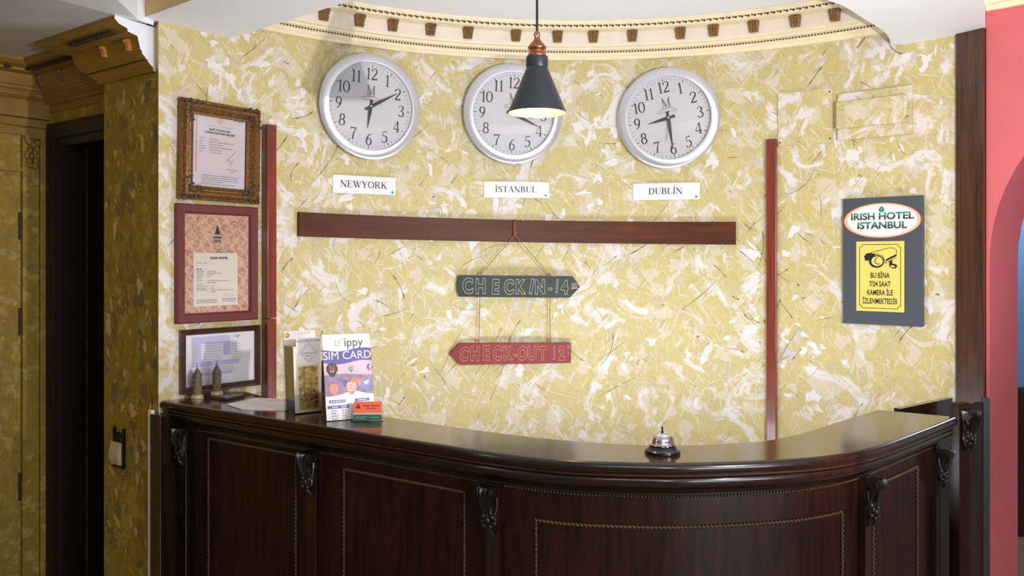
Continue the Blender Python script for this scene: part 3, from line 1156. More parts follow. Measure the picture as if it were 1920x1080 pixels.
wb = struct('wall_room_beyond', bm, 'blue')
bm = NB()
box(bm, 2.1, 5.5, 4.86, 4.899, 0, .85)
struct('trim_9', bm, 'mahogany', label='dark wainscot below the blue wall')

# dado and little pilaster closing the gap between desk and board
bm = NB()
A = [Vector((1.381, 2.635, 0)), Vector((1.425, 2.655, 0)), Vector((1.472, 2.735, 0)), Vector((1.572, 2.845, 0))]
for a, b, zt, d in ((A[0], A[1], 1.13, .035), (Vector((1.432, 2.70, 0)), A[3], 1.10, .02)):
    ax = (b - a).normalized()
    slab(bm, a, 0, (b - a).length, 0, zt, -d, 0, ax, Vector((ax.y, -ax.x, 0)))
wp_t = thing('wainscot_panel', 'dark wooden wainscot beside the red wall, at the right end of the desk', 'panel', (1.45, 2.72, 0))
xform(bm, Matrix.Translation((-1.45, -2.72, 0)))
obj('panel_board', bm, 'mahogany_front', wp_t)
bm = NB()
a = Vector((1.574, 2.853, 0))
ax = Vector((.83, -.2, 0)).normalized()
slab(bm, a, 0, .022, 0, 1.113, -.02, .0, ax, Vector((ax.y, -ax.x, 0)))
xform(bm, Matrix.Translation((-1.45, -2.72, 0)))
obj('edge_strip', bm, 'black_door', wp_t)
# low board standing across the corner behind the desk
bm = NB()
a, b = Vector((1.225, 2.69, 0)), Vector((1.50, 2.905, 0))
ax = (b - a).normalized()
slab(bm, a, 0, (b - a).length, 0, 1.105, -.022, 0, ax, Vector((ax.y, -ax.x, 0)))
xform(bm, Matrix.Translation((-1.36, -2.8, 0)))
o = obj('side_board', bm, 'mahogany')
o.location = (1.36, 2.8, 0)
tag(o, 'low dark board standing behind the right end of the desk top', 'board')

# white trunking strip at the left end of the desk
bm = NB()
box(bm, -.011, .011, -.006, .006, 0, 1.075, .002)
o = obj('trunking_strip', bm, 'plate')
o.location = (-1.203, 2.845, 0)
o.rotation_euler = (0, 0, -.6)
tag(o, 'narrow cream plastic strip upright beside the left end of the desk', 'cable trunking')

# ================================================================ THE DESK
FP = [(-1.18, 2.872), (-1.0, 2.748), (-.8, 2.611), (-.6, 2.473), (-.4, 2.337), (-.2, 2.2), (-.05, 2.098), (.12, 2.017), (.314, 1.988), (.45, 1.990), (.622, 2.018), (.769, 2.064), (.926, 2.165),
      (1.158, 2.389), (1.339, 2.575)]
FS = [Vector((p.x, p.y, 0)) for p in smooth_pts([(a, b, 0) for a, b in FP], 10)]


def path_normals(pts):
    ns = []
    for i in range(len(pts)):
        t = (pts[min(i + 1, len(pts) - 1)] - pts[max(i - 1, 0)]).normalized()
        ns.append(Vector((t.y, -t.x, 0)))
    return ns


FN = path_normals(FS)


def off(d):
    """front line moved inwards by d"""
    return [p - n * d for p, n in zip(FS, FN)]


BP = [Vector(p + (0,)) for p in [(-.98, 3.10), (-.80, 2.888), (-.352, 2.556), (-.141, 2.403), (.089, 2.262), (.301, 2.186), (.428, 2.176), (.607, 2.212), (.706, 2.26), (.835, 2.372), (1.014, 2.558), (1.16, 2.70)]]
BS = [BP[0]] + [Vector((p.x, p.y, 0)) for p in smooth_pts(BP[1:], 6)]
DESK = Vector((.3, 2.1, 0))
desk = thing('reception_desk', 'long dark wooden reception desk with curved moulded counter and carved corbels', 'reception desk', DESK)


def dobj(name, bm, mat, smooth=False, label=None, parent=None):
    xform(bm, Matrix.Translation(-DESK))
    return obj(name, bm, mat, parent or desk, smooth, label)


def even(pts, n):
    L = [0.0]
    for p, q in zip(pts[:-1], pts[1:]):
        L.append(L[-1] + (q - p).length)
    out, j = [], 0
    for i in range(n):
        t = L[-1] * i / (n - 1)
        while j < len(pts) - 2 and L[j + 1] < t:
            j += 1
        k = (t - L[j]) / max(L[j + 1] - L[j], 1e-9)
        out.append(pts[j].lerp(pts[j + 1], min(max(k, 0), 1)))
    return out


bm = NB()
NT = 90
fa, ba = even(off(.006), NT), even(BS, NT)
fa[0] = Vector((-1.172, 2.866, 0))
ba[0] = Vector((-1.0, 3.085, 0))
grid(bm, [[Vector((p.x, p.y, 1.10)), Vector((q.x, q.y, 1.10)), Vector((q.x, q.y, 1.066)), Vector((p.x, p.y, 1.066))] for p, q in zip(fa, ba)], close_v=True, cap=True)
dobj('countertop', bm, 'top_wood')
bm = NB()
MPROF = [(.03, 1.0999), (.006, 1.0999), (.001, 1.098), (-.004, 1.092), (-.005, 1.085), (-.003, 1.078), (.003, 1.0725), (.013, 1.070), (.015, 1.0655), (.009, 1.062), (.006, 1.056),
         (.007, 1.048), (.012, 1.040), (.022, 1.032), (.033, 1.026), (.043, 1.022), (.046, 1.018), (.052, 1.017), (.052, 1.010), (.075, 1.010), (.075, 1.06)]
rings = [off(d) for d, z in MPROF]
grid(bm, [[Vector((rings[k][i].x, rings[k][i].y, MPROF[k][1])) for k in range(len(MPROF))] for i in range(len(FS))], cap=True)
dobj('edge_moulding', bm, 'mahogany', smooth=True)
BD = .062
bm = NB()
fr, bk = off(BD), off(BD + .03)
grid(bm, [[Vector((a.x, a.y, 0)), Vector((a.x, a.y, 1.06)), Vector((b.x, b.y, 1.06)), Vector((b.x, b.y, 0))] for a, b in zip(fr, bk)], close_v=True, cap=True)
dobj('front_panel', bm, 'mahogany_front', smooth=True)
# a fine bead right under the cornice
BODY = off(BD)


def resample(pts, step):
    out = [pts[0].copy()]
    acc = 0.0
    for a, b in zip(pts[:-1], pts[1:]):
        L = (b - a).length
        d = step - acc
        while d <= L:
            out.append(a.lerp(b, d / L))
            d += step
        acc = (acc + L) % step if L + acc >= step else acc + L
    return out


bm = NB()
for p in resample(off(BD - .004), .0085):
    ball(bm, (p.x, p.y, 1.006), .0036, 1)
dobj('bead_moulding', bm, 'rope', smooth=True)


def body_at(px, d=BD):
    """point and frame on the body line seen at picture column px"""
    pts = off(d)
    tgt = (px - 960.0) / FPX
    for i in range(len(pts) - 1):
        a, b = pts[i], pts[i + 1]
        fa, fb = a.x - tgt * a.y, b.x - tgt * b.y
        if fa <= 0 <= fb or fb <= 0 <= fa:
            k = fa / (fa - fb) if fa != fb else 0
            return a.lerp(b, k), FN[i].lerp(FN[i + 1], k).normalized(), i + k
    return pts[-1], FN[-1], len(pts) - 1.0


def rope_between(p0, p1, ztop, zbot=.28, twist=True):
    """beaded rope round three sides of a panel"""
    i0, i1 = p0[2], p1[2]
    pts = off(BD - .003)
    top = [p0[0] + p0[1] * .003] + [pts[i] for i in range(int(i0) + 1, int(i1) + 1)] + [p1[0] + p1[1] * .003]
    bm = NB()
    rs = resample(top, .0105)
    for j, p in enumerate(rs):
        q = rs[min(j + 1, len(rs) - 1)] - rs[max(j - 1, 0)]
        k = len(bm.verts)
        r = bmesh.ops.create_icosphere(bm, subdivisions=2, radius=.0052)
        R = Matrix.Rotation(math.atan2(q.y, q.x), 4, 'Z') @ Matrix.Rotation(.75, 4, 'Y') @ Matrix.Diagonal((1.35, .8, .72, 1))
        for v in r['verts']:
            v.co = R @ v.co + Vector((p.x, p.y, ztop))
    for e in (p0, p1):
        b = e[0] + e[1] * .003
        n = int((ztop - zbot) / .013)
        for j in range(n):
            ball(bm, (b.x, b.y, ztop - .01 - j * .013), .0042, 1, (1, 1, 1.25))
    tube(bm, [Vector((p.x, p.y, ztop)) - p0[1] * .001 for p in top], .0028, 6)
    for e in (p0, p1):
        b = e[0] + e[1] * .001
        tube(bm, [Vector((b.x, b.y, ztop)), Vector((b.x, b.y, zbot))], .0028, 6)
    return bm


for a, b, z in ((392, 556, .985), (646, 872, .970), (1006, 1578, .932), (1636, 1719, .966)):
    dobj('rope_moulding', rope_between(body_at(a), body_at(b), z), 'rope', smooth=True)
e = body_at(1772)
bm = NB()
b = e[0] + e[1] * .003
for j in range(60):
    ball(bm, (b.x, b.y, 1.0 - .004 - j * .0125), .0042, 1, (1, 1, 1.25))
dobj('rope_moulding', bm, 'rope', smooth=True)


def frame_mat(p, n, z=0.0):
    return Matrix.Translation((p.x, p.y, z)) @ Matrix.Rotation(math.atan2(n.x, -n.y), 4, 'Z')


def corbel_mesh():
    """carved scroll: x across, -y outwards, z up, 12.5 cm high"""
    bm = NB()
    H = .125
    rows = []
    for i in range(25):
        f = i / 24
        z = H * (1 - f)
        o = .034 * math.exp(-((f - .10) / .26) ** 2) + .016 * math.exp(-((f - .74) / .15) ** 2) + .006 + .006 * (1 - f)
        w = .020 * (1 - .45 * f) * (1 + .16 * math.cos(f * 9))
        row = []
        for x, y in ((-1, 0), (-1, .55), (-.82, .9), (-.55, .72), (-.3, 1.0), (-.1, .86), (.1, .86), (.3, 1.0), (.55, .72), (.82, .9), (1, .55), (1, 0)):
            row.append((x * w, -y * o, z))
        rows.append(row)
    grid(bm, rows, cap=True)
    lathe(bm, [(0.001, -.023), (.012, -.023), (.0145, -.015), (.0125, -.006), (.0145, 0), (.0125, .006), (.0145, .015), (.012, .023), (.001, .023)], 18, 'X', (0, -.022, H - .016))
    for i in range(6):                          # ribs on the shell
        a = -1 + 2 * i / 5
        tube(bm, [(a * .016, -.037, H - .02), (a * .014, -.032, H - .045), (a * .008, -.022, H - .066)], .0022, 6)
    for sx in (-1, 1):                          # leaf curls at the waist and foot
        ball(bm, (sx * .013, -.018, .048), .0075, 2, (.9, .9, 1.2))
        ball(bm, (sx * .017, -.015, .034), .0085, 2, (1, .9, .8))
        ball(bm, (sx * .010, -.022, .026), .0065, 2, (1, .9, 1.1))
        tube(bm, [(sx * .018, -.006, .095), (sx * .021, -.010, .07), (sx * .015, -.013, .052), (sx * .019, -.012, .036)], .0035, 6)
    ball(bm, (0, -.021, .040), .0085, 2, (1, .8, 1.2))
    tube(bm, [(0, -.02, .03), (.004, -.016, .015), (.010, -.009, .002)], .005, 6, taper=[.006, .005, .002])
    return bm


cb = None
for px, w, zt in ((352, .036, 1.012), (592, .042, 1.008), (930, .040, 1.008), (1615, .036, 1.006), (1747, .030, 1.006)):
    p, n, _ = body_at(px)
    bm = NB()
    box(bm, -w / 2, w / 2, -.020, .002, 0, 1.009, .002)
    for sx in (-1, 1):
        box(bm, sx * w * .5 - .004, sx * w * .5 + .004, -.012, .002, 0, 1.009)
    xform(bm, frame_mat(p, n))
    dobj('pilaster', bm, 'mahogany')
    bm = corbel_mesh()
    xform(bm, frame_mat(p + n * .0195, n, zt - .125))
    dobj('corbel', bm, 'carving', smooth=True)
# end board at the wall
p = Vector((-1.165, 2.815, 0))
bm = NB()
box(bm, -.035, .022, -.01, .03, 0, 1.064, .002)
box(bm, -.03, .07, .088, .10, 0, 1.05)
box(bm, -.035, -.02, .03, .10, 0, 1.05)
xform(bm, frame_mat(p, Vector((-.57, -.82, 0))))
dobj('end_board', bm, 'mahogany')
# corbel on the wainscot pilaster
bm = corbel_mesh()
n = Vector((.35, -.937, 0))
xform(bm, Matrix.Translation((-1.45, -2.72, 0)) @ frame_mat(Vector((1.405, 2.642, 0)) + n * .002, n, .985))
obj('corbel', bm, 'carving', wp_t, smooth=True)
# ================================================================ THINGS ON THE WALL


def wall_spot(px, z, out=0.0):
    """location and turn of a thing hung on the round wall at picture column px"""
    t = theta(px)
    return wp(t, out, z), -t, t


def chord(pl, pr, out=0.0):
    """flat thing touching the wall along its two upright edges: centre (x, y), turn, width"""
    a, b = wp(theta(pl), out, 0), wp(theta(pr), out, 0)
    c = (a + b) / 2
    d = b - a
    return c, math.atan2(d.y, d.x), d.length


# ---- three wall clocks
def make_clock(px, z, roll, label, hour, minute, second=None):
    loc, rz, _ = wall_spot(px, z, 0.004)
    c = thing('wall_clock', label, 'clock', loc, rz, 'aluminium wall clocks over the desk')
    c.rotation_euler = (0, roll, rz)
    R0, R1 = .2125, .176
    bm = NB()
    lathe(bm, [(R0 - .008, 0), (R0 - .004, -.004), (R0 - .004, -.030)], 96, 'Y')
    lathe(bm, [(.001, 0), (R0 - .008, 0)], 96, 'Y')
    obj('case', bm, 'alu_side', c, smooth=True)
    bm = NB()
    lathe(bm, [(R0 - .004, -.028), (R0, -.031), (R0, -.036), (R0 - .0015, -.0375), (R1 + .0015, -.0465), (R1, -.0460), (R1, -.044), (R1 - .001, -.024)], 128, 'Y')
    obj('bezel', bm, 'alu', c, smooth=True)
    bm = NB()
    lathe(bm, [(.0005, -.024), (R1, -.024), (R1, -.018)], 96, 'Y')
    d = obj('dial', bm, 'dial', c)
    for k in range(12):
        bm = NB()
        a = PI / 2 - (k if k else 12) * PI / 6
        s = str(k if k else 12)
        serif(bm, s, .047, .132 * math.cos(a), .132 * math.sin(a), -.0246, 1.0)
        obj('numeral', bm, 'ink', d)
    bm = NB()
    for k in range(60):
        a = 2 * PI * k / 60
        r0, w = (.157, .0030) if k % 5 == 0 else (.159, .0013)
        r1 = .1685
        ribbon(bm, [(r0 * math.cos(a), r0 * math.sin(a)), (r1 * math.cos(a), r1 * math.sin(a))], -.0246, w=w)
    obj('minute_marks', bm, 'ink', d)
    bm = NB()                                   # emblem: M over an arc and a tiny word
    serif(bm, 'M', .038, 0, .067, -.0246, .92)
    ribbon(bm, [(-.045, .031, .0006), (-.03, .038, .0018), (-.01, .0425, .0028), (.012, .0425, .0028), (.03, .038, .0018), (.045, .031, .0006)], -.0247)
    text(bm, 'WANCHTER', .0125, 0, .0225, -.0246, spacing=1.25)
    obj('emblem', bm, 'grey_ink', d)

    def hand(name, ang, L, w, tail, tw, y, mat='hand'):
        b = NB()
        prism(b, [(-w * .5, 0), (-w * .42, L * .35), (-.0009, L), (.0009, L), (w * .42, L * .35), (w * .5, 0), (w * .28, -tail * .35), (tw * .5, -tail), (-tw * .5, -tail), (-w * .28, -tail * .35)], y, y - .0012)
        xform(b, Matrix.Rotation(ang, 4, 'Y'))
        return obj(name, b, mat, c)
    hand('hour_hand', hour, .088, .0155, .028, .013, -.028)
    hand('minute_hand', minute, .128, .0145, .026, .0125, -.031)
    if second is not None:
        hand('second_hand', second, .098, .0022, .03, .003, -.034, 'grey_ink')
    bm = NB()
    lathe(bm, [(.0005, -.037), (.0045, -.0365), (.0055, -.034), (.0055, -.027)], 16, 'Y')
    obj('hub', bm, 'chrome', c, smooth=True)
    bm = NB()
    lathe(bm, [(.0005, -.0445), (R1 - .0005, -.0445)], 64, 'Y')
    lathe(bm, [(.0005, -.0430), (R1 - .0005, -.0430)], 64, 'Y')
    obj('glass', bm, 'glass', c)
    return c


D2 = math.radians
make_clock(690, EYE + .621, D2(3), 'silver wall clock over the first city plate, showing ten past six', D2(186), D2(58))
make_clock(960, EYE + .627, D2(2), 'silver wall clock partly hidden behind the hanging black lamp', D2(100), D2(114))
make_clock(1254, EYE + .605, D2(-9), 'silver wall clock over the third city plate, hung askew, showing half past eight', D2(263), D2(180.5), D2(193))

# ---- city plates
for s, pl, pr, z0, z1, lab in (('NEWYORK', 623, 741, EYE + .2710, EYE + .343, 'white plate with the word NEWYORK under a silver clock'),
                               ('İSTANBUL', 907, 1029, EYE + .2715, EYE + .340, 'white plate with the word İSTANBUL under the middle clock'),
                               ('DUBLİN', 1187, 1312, EYE + .2615, EYE + .3325, 'white plate with the word DUBLİN under the askew clock')):
    c, rz, w = chord(pl, pr, .001)
    t = thing('city_plate', lab, 'name plate', (c.x, c.y, (z0 + z1) / 2), rz, 'city name plates under the clocks')
    h = z1 - z0
    bm = NB()
    box(bm, -w / 2, w / 2, -.004, 0, -h / 2, h / 2, .0008)
    obj('plate', bm, 'plate', t)
    bm = NB()
    serif(bm, s, h * .37, -.003, .002, -.0044, 1.22)
    obj('lettering', bm, 'ink', t)
    bm = NB()
    clover(bm, w / 2 - .014, -h / 2 + .011, .0062, -.0044)
    obj('clover_mark', bm, 'green_ink', t)

# ---- long brown beam following the wall
bm = NB()
ta, tb = theta(557), theta(1380)
rows = []
for i in range(61):
    f = i / 60
    t = ta + (tb - ta) * f
    zt, zb = EYE + .1895 - .0258 * f, EYE + .0960 - .0270 * f
    rows.append([wp(t, .0005, zb), wp(t, .0195, zb), wp(t, .021, zb + .0015), wp(t, .021, zt - .0015), wp(t, .0195, zt), wp(t, .0005, zt)])
c0 = wp((ta + tb) / 2, 0, EYE + .13)
grid(bm, rows, close_v=True, cap=True)
xform(bm, Matrix.Translation(-c0))
bt = thing('wall_beam', 'long brown wooden rail bent along the wall below the city plates', 'wooden rail', c0)
obj('rail', bm, 'beam', bt, smooth=True)
for px in (615, 820, 940, 1110, 1300):
    bm = NB()
    t = theta(px)
    f = (t - ta) / (tb - ta)
    ball(bm, wp(t, .021, EYE + .145 - .026 * f) - c0, .0022, 1)
    obj('screw', bm, 'black_metal', bt)


# ---- upright battens
def batten(px, w, dep, z0, z1, name, lab, mat):
    loc, rz, _ = wall_spot(px, z0, 0.001)
    bm = NB()
    box(bm, -w / 2, w / 2, -dep, 0.002, 0, z1 - z0, .003)
    o = obj(name, bm, mat)
    o.location = loc
    o.rotation_euler = (0, 0, rz)
    return tag(o, lab, 'wooden batten')


batten(499, .038, .045, EYE - .2105, EYE + .508, 'wooden_batten', 'red-brown upright batten right of the two upper picture frames', 'batten')
batten(499, .038, .045, 0.0, EYE - .2135, 'wooden_batten', 'red-brown lower batten right of the small certificate frame, reaching below the desk top', 'batten')
batten(1448.5, .040, .028, 0.0, EYE + .496, 'wooden_batten', 'tall single red-brown batten on the right half of the wall', 'batten')


# ---- painted-over covers, upper right
def cover(px0, px1, z0, z1, dep, bm, y0=0.0, cut=0.0):
    c, rz, w = chord(px0, px1, .0)
    return c, rz, w


c, rz, w = chord(1459, 1562, .0005)
z0, z1 = EYE + .467, EYE + .682
t = thing('junction_cover', 'square painted-over cover plate above the tall batten', 'cover plate', (c.x, c.y, z0), rz)
bm = NB()
box(bm, -w / 2, w / 2, -.006, .003, 0, z1 - z0, .001)
face_uv(bm, lambda v: (v.x + 1.31, v.z + 2.2))
obj('cover', bm, 'plaster', t)
for x, z in ((w / 2 - .012, z1 - z0 - .014), (w / 2 - .010, .016), (-w / 2 + .008, .014)):
    bm = NB()
    lathe(bm, [(.0003, -.0068), (.0032, -.0066), (.0036, -.0055)], 10, 'Y', (x, 0, z))
    obj('screw', bm, 'black_metal', t)
c, rz, w = chord(1573, 1712, .0005)
z0, z1 = EYE + .472, EYE + .653
t = thing('junction_box', 'painted-over wall box with raised lid beside the square cover plate', 'wall box', (c.x, c.y, z0), rz)
bm = NB()
box(bm, -w / 2, w / 2, -.018, .006, 0, z1 - z0, .003)
face_uv(bm, lambda v: (v.x + 2.11, v.z + 3.2))
obj('back_box', bm, 'plaster', t)
bm = NB()
box(bm, -w / 2 + .002, w / 2 - .012, -.036, -.018, .043, .146, .002)
face_uv(bm, lambda v: (v.x + 3.27, v.z + 1.4))
obj('lid', bm, 'plaster', t)


# ---- picture frames
def frame_bars(bm, w, h, b, prof, mi=0):
    """mitred frame, outer size w x h centred; prof = (inset fraction 0..1 of b, depth)"""
    cs = [(-1, -1), (1, -1), (1, 1), (-1, 1), (-1, -1)]
    rows = []
    for sx, sz in cs:
        rows.append([(sx * (w / 2 - f * b), -d, sz * (h / 2 - f * b)) for f, d in prof])
    grid(bm, rows, mi=mi)


# top: ornate gilt frame
c, rz, w = chord(331, 480, .004)
z0, z1 = EYE + .213, EYE + .560
h = z1 - z0
fr = thing('picture_frame', 'ornate gilt-brown picture frame with a white certificate, topmost of the three frames', 'picture frame', (c.x, c.y, (z0 + z1) / 2), rz)
fr.rotation_euler = (0, D2(1.0), rz)
B = .050
bm = NB()
frame_bars(bm, w, h, B, [(0, 0), (0, .022), (.12, .027), (.22, .023), (.34, .030), (.5, .031), (.62, .024), (.72, .026), (.84, .018), (1, .012), (1, 0)])
obj('frame', bm, 'frame_gilt', fr)
random.seed(11)                        # carved corners
for sx in (-1, 1):
    for sz in (-1, 1):
        bm = NB()
        for k in range(46):
            a, b_ = random.uniform(0, .085), random.uniform(.004, B - .004)
            x, z = (a, b_) if random.random() < .5 else (b_, a)
            ball(bm, (sx * (w / 2 - x), -.026 - random.uniform(0, .004), sz * (h / 2 - z)), random.uniform(.0035, .0065), 1, (1.2, .7, 1))
        obj('corner_ornament', bm, 'frame_bronze', fr, smooth=True)
bm = NB()
pw, ph = .204, .286
box(bm, -pw / 2, pw / 2, -.008, -.001, -ph / 2, ph / 2)
doc = obj('certificate', bm, 'paper_pink', fr)
bm = NB()
ring(bm, .0, .112, .0095, .0108, -.0084, n=20)
ring(bm, .0, .112, .0060, .0070, -.0084, n=20)
text(bm, 'T.C. KÜLTÜR VE TURİZM BAKANLIĞI', .0062, 0, .0905, -.0084)
poly(bm, [(-.092, .135), (-.0895, .135), (-.0895, -.075), (-.092, -.075)], -.0084)
ribbon(bm, [(.0, .108), (.0, .116)], -.0085, w=.0018)
obj('red_print', bm, 'pink_ink', doc)
bm = NB()
text(bm, 'BASİT KONAKLAMA', .0092, 0, .0765, -.0084, bold=.0004)
text(bm, 'TURİZM İŞLETMESİ BELGESİ', .0092, 0, .065, -.0084, bold=.0004)
obj('heading_lettering', bm, 'ink', doc)
bm = NB()
text(bm, '5 - 427', .0125, .071, .120, -.0084, bold=.0005)
obj('handwritten_number', bm, 'ink', doc)
bm = NB()
for pts in ([(.03, -.025, .001), (.045, -.008, .0012), (.055, .002, .0014), (.066, .012, .0008)], [(.028, -.03, .001), (.033, -.018, .0012), (.040, -.024, .001), (.042, -.038, .0012), (.052, -.02, .0012), (.05, -.036, .001)],
            [(.036, -.042, .0008), (.044, -.03, .001), (.047, -.046, .0008)]):
    ribbon(bm, pts, -.0086)
obj('signature', bm, 'ink', doc)
bm = NB()
random.seed(4)


def textline(bm, x, z, L, hgt, y, wmin=.004, wmax=.012):
    """a row of small word-like dashes"""
    cur = x
    while cur < x + L - wmin:
        q = min(random.uniform(wmin, wmax), x + L - cur)
        poly(bm, [(cur, z - hgt / 2), (cur + q, z - hgt / 2), (cur + q, z + hgt / 2), (cur, z + hgt / 2)], y)
        cur += q + hgt * .7


for i, (a, b_) in enumerate(((.016, .034), (.012, .095), (.010, .052), (.022, .092), (.022, .052), (.016, .045))):
    z = .046 - i * .0094
    textline(bm, -.078, z, a, .0024, -.0084, .003, .008)
    textline(bm, -.040, z - .001, b_, .0024, -.0084, .003, .010)
for i, (x, L) in enumerate(((-.07, .150), (-.07, .15), (-.07, .15), (-.07, .085), (-.08, .14))):
    textline(bm, x, -.084 - i * .0075, L, .0022, -.0084, .006, .02)
textline(bm, -.015, -.127, .095, .0026, -.0084, .006, .02)
textline(bm, .03, -.057, .046, .0024, -.0084, .004, .01)
textline(bm, .042, -.065, .022, .0024, -.0084, .004, .01)
textline(bm, -.088, -.122, .022, .004, -.0084, .004, .01)
obj('small_print', bm, 'grey_ink', doc)
bm = NB()
box(bm, -pw / 2 - .004, pw / 2 + .004, -.0125, -.0118, -ph / 2 - .004, ph / 2 + .004)
obj('glass', bm, 'glass', fr)

# middle: burgundy frame with a red street-map certificate
c, rz, w = chord(326, 478, .002)
z0, z1 = EYE - .2145, EYE + .199
h = z1 - z0
fr = thing('picture_frame', 'burgundy picture frame with a red map certificate, between the gilt frame and the small frame', 'picture frame', (c.x, c.y, (z0 + z1) / 2), rz)
B = .034
bm = NB()
frame_bars(bm, w, h, B, [(0, 0), (0, .018), (.1, .021), (.8, .019), (.92, .014), (1, .008), (1, 0)])
obj('frame', bm, 'burgundy', fr)
iw, ih = w - 2 * B, h - 2 * B
bm = NB()
box(bm, -iw / 2 - .003, iw / 2 + .003, -.007, -.001, -ih / 2 - .003, ih / 2 + .003)
doc = obj('certificate', bm, 'map_print', fr)
sw, sh = .174, .188
sx0, sz0 = -.006, -.056
bm = NB()
box(bm, sx0 - sw / 2, sx0 + sw / 2, -.0078, -.007, sz0 - sh / 2, sz0 + sh / 2)
slip = obj('white_slip', bm, 'paper_cream', doc)
bm = NB()
zt = ih / 2 - .036
poly(bm, [(-.0115, zt - .034), (.0115, zt - .034), (.0008, zt), (-.0008, zt)], -.0076)
poly(bm, [(-.0185, zt - .047), (.0185, zt - .047), (.0145, zt - .041), (-.0145, zt - .041)], -.0076)
for k in range(5):
    poly(bm, [(-.0135 + k * .0056, zt - .058), (-.0098 + k * .0056, zt - .058), (-.0098 + k * .0056, zt - .051), (-.0135 + k * .0056, zt - .051)], -.0076)
poly(bm, [(-.0145, zt - .062), (.0145, zt - .062), (.0145, zt - .0595), (-.0145, zt - .0595)], -.0076)
for x in (-.0135, .0125):
    poly(bm, [(x, zt - .086), (x + .0012, zt - .086), (x + .0012, zt - .062), (x, zt - .062)], -.0076)
poly(bm, [(-.0135, zt - .0865), (.0137, zt - .0865), (.0137, zt - .0855), (-.0135, zt - .0855)], -.0076)
obj('tower_emblem', bm, 'dark_print', doc)
bm = NB()
text(bm, 'T.C. BEYOĞLU BELEDİYE', .0062, 0, zt - .101, -.0076, bold=.0002)
text(bm, 'BAŞKANLIĞI', .0056, 0, zt - .1085, -.0076, bold=.0002)
text(bm, 'İŞYERİ AÇMA VE ÇALIŞMA RUHSATI', .0078, 0, zt - .1215, -.0076, bold=.0004)
random.seed(8)
textline(bm, -.062, zt - .129, .124, .0028, -.0076, .006, .016)
obj('lettering', bm, 'dark_print', doc)
bm = NB()
ribbon(bm, [(.055, ih / 2 - .022), (.078, ih / 2 - .022), (.078, ih / 2 - .032)], -.0076, w=.002)
obj('corner_mark', bm, 'dark_print', doc)
bm = NB()
text(bm, 'OZAN HOSTEL', .0105, sx0 + .012, sz0 + sh / 2 - .022, -.0082, bold=.0005)
obj('lettering', bm, 'ink', slip)
bm = NB()
ribbon(bm, [(.022, sz0 - .062, .001), (.03, sz0 - .052, .0008), (.034, sz0 - .063, .001), (.042, sz0 - .055, .0008), (.05, sz0 - .062, .001), (.062, sz0 - .06, .001)], -.0083)
obj('signature', bm, 'ink', slip)
bm = NB()
textline(bm, sx0 - .075, sz0 + .036, .026, .003, -.0082, .006, .012)
obj('field_heading', bm, 'ink', slip)
bm = NB()
for i, (a, xb, b_) in enumerate(((.032, 0, .036), (.025, 0, .052), (.025, 0, .026), (.023, 0, .010), (.016, 0, 0), (.024, 0, .084), (0, 0, .036), (.022, 0, 0), (.040, .014, .010), (.034, .014, .012), (.042, .014, .092), (0, .014, .018))):
    z = sz0 + .029 - i * .0066
    if a:
        textline(bm, sx0 - .074, z, a, .0021, -.0082, .004, .01)
    if b_:
        textline(bm, sx0 - .034 + xb, z - .001, b_, .0022, -.0082, .004, .012)
textline(bm, sx0 - .074, sz0 + .059, .018, .002, -.0082)
textline(bm, sx0 - .050, sz0 + .058, .016, .0024, -.0082)
textline(bm, sx0 + .024, sz0 - .071, .054, .0032, -.0082, .005, .012)
textline(bm, sx0 + .028, sz0 - .078, .048, .0026, -.0082, .005, .012)
for i in range(3):
    textline(bm, sx0 - .074, sz0 - .072 - i * .005, .078, .0018, -.0082, .006, .02)
obj('small_print', bm, 'grey_ink', slip)
bm = NB()
box(bm, -iw / 2, iw / 2, -.0115, -.0108, -ih / 2, ih / 2)
obj('glass', bm, 'glass', fr)

# bottom: small brown frame with a wide form
c, rz, w = chord(335, 483, .002)
z0, z1 = EYE - .4575, EYE - .236
h = z1 - z0
fr = thing('picture_frame', 'small dark brown picture frame with a pale violet form, just above the desk top', 'picture frame', (c.x, c.y, (z0 + z1) / 2), rz)
B = .021
bm = NB()
frame_bars(bm, w, h, B, [(0, 0), (0, .018), (.15, .022), (.45, .017), (.6, .020), (.85, .014), (1, .008), (1, 0)])
obj('frame', bm, 'frame_brown', fr)
iw, ih = w - 2 * B, h - 2 * B
bm = NB()
box(bm, -iw / 2 - .003, iw / 2 + .003, -.007, -.001, -ih / 2 - .003, ih / 2 + .003)
doc = obj('form_sheet', bm, 'paper', fr)
M['violet_print'] = plain('pale_violet_print', (196, 188, 222), 0.5)
fx0, fx1, fz1 = -iw / 2 + .022, iw / 2 - .062, ih / 2 - .008
bm = NB()
poly(bm, [(fx0, fz1 - .026), (fx0 + .150, fz1 - .026), (fx0 + .150, fz1), (fx0, fz1)], -.0074)
poly(bm, [(fx0, fz1 - .1), (fx0 + .036, fz1 - .1), (fx0 + .036, fz1 - .026), (fx0, fz1 - .026)], -.0074)
poly(bm, [(fx0 + .122, fz1 - .07), (fx0 + .150, fz1 - .07), (fx0 + .150, fz1 - .026), (fx0 + .122, fz1 - .026)], -.0074)
poly(bm, [(fx0, fz1 - .105), (fx1, fz1 - .105), (fx1, fz1 - .088), (fx0, fz1 - .088)], -.0073)
poly(bm, [(fx0, fz1 - .138), (fx1 - .03, fz1 - .138), (fx1 - .03, fz1 - .128), (fx0, fz1 - .128)], -.0073)
obj('form_fields', bm, 'violet_print', doc)
bm = NB()
random.seed(6)
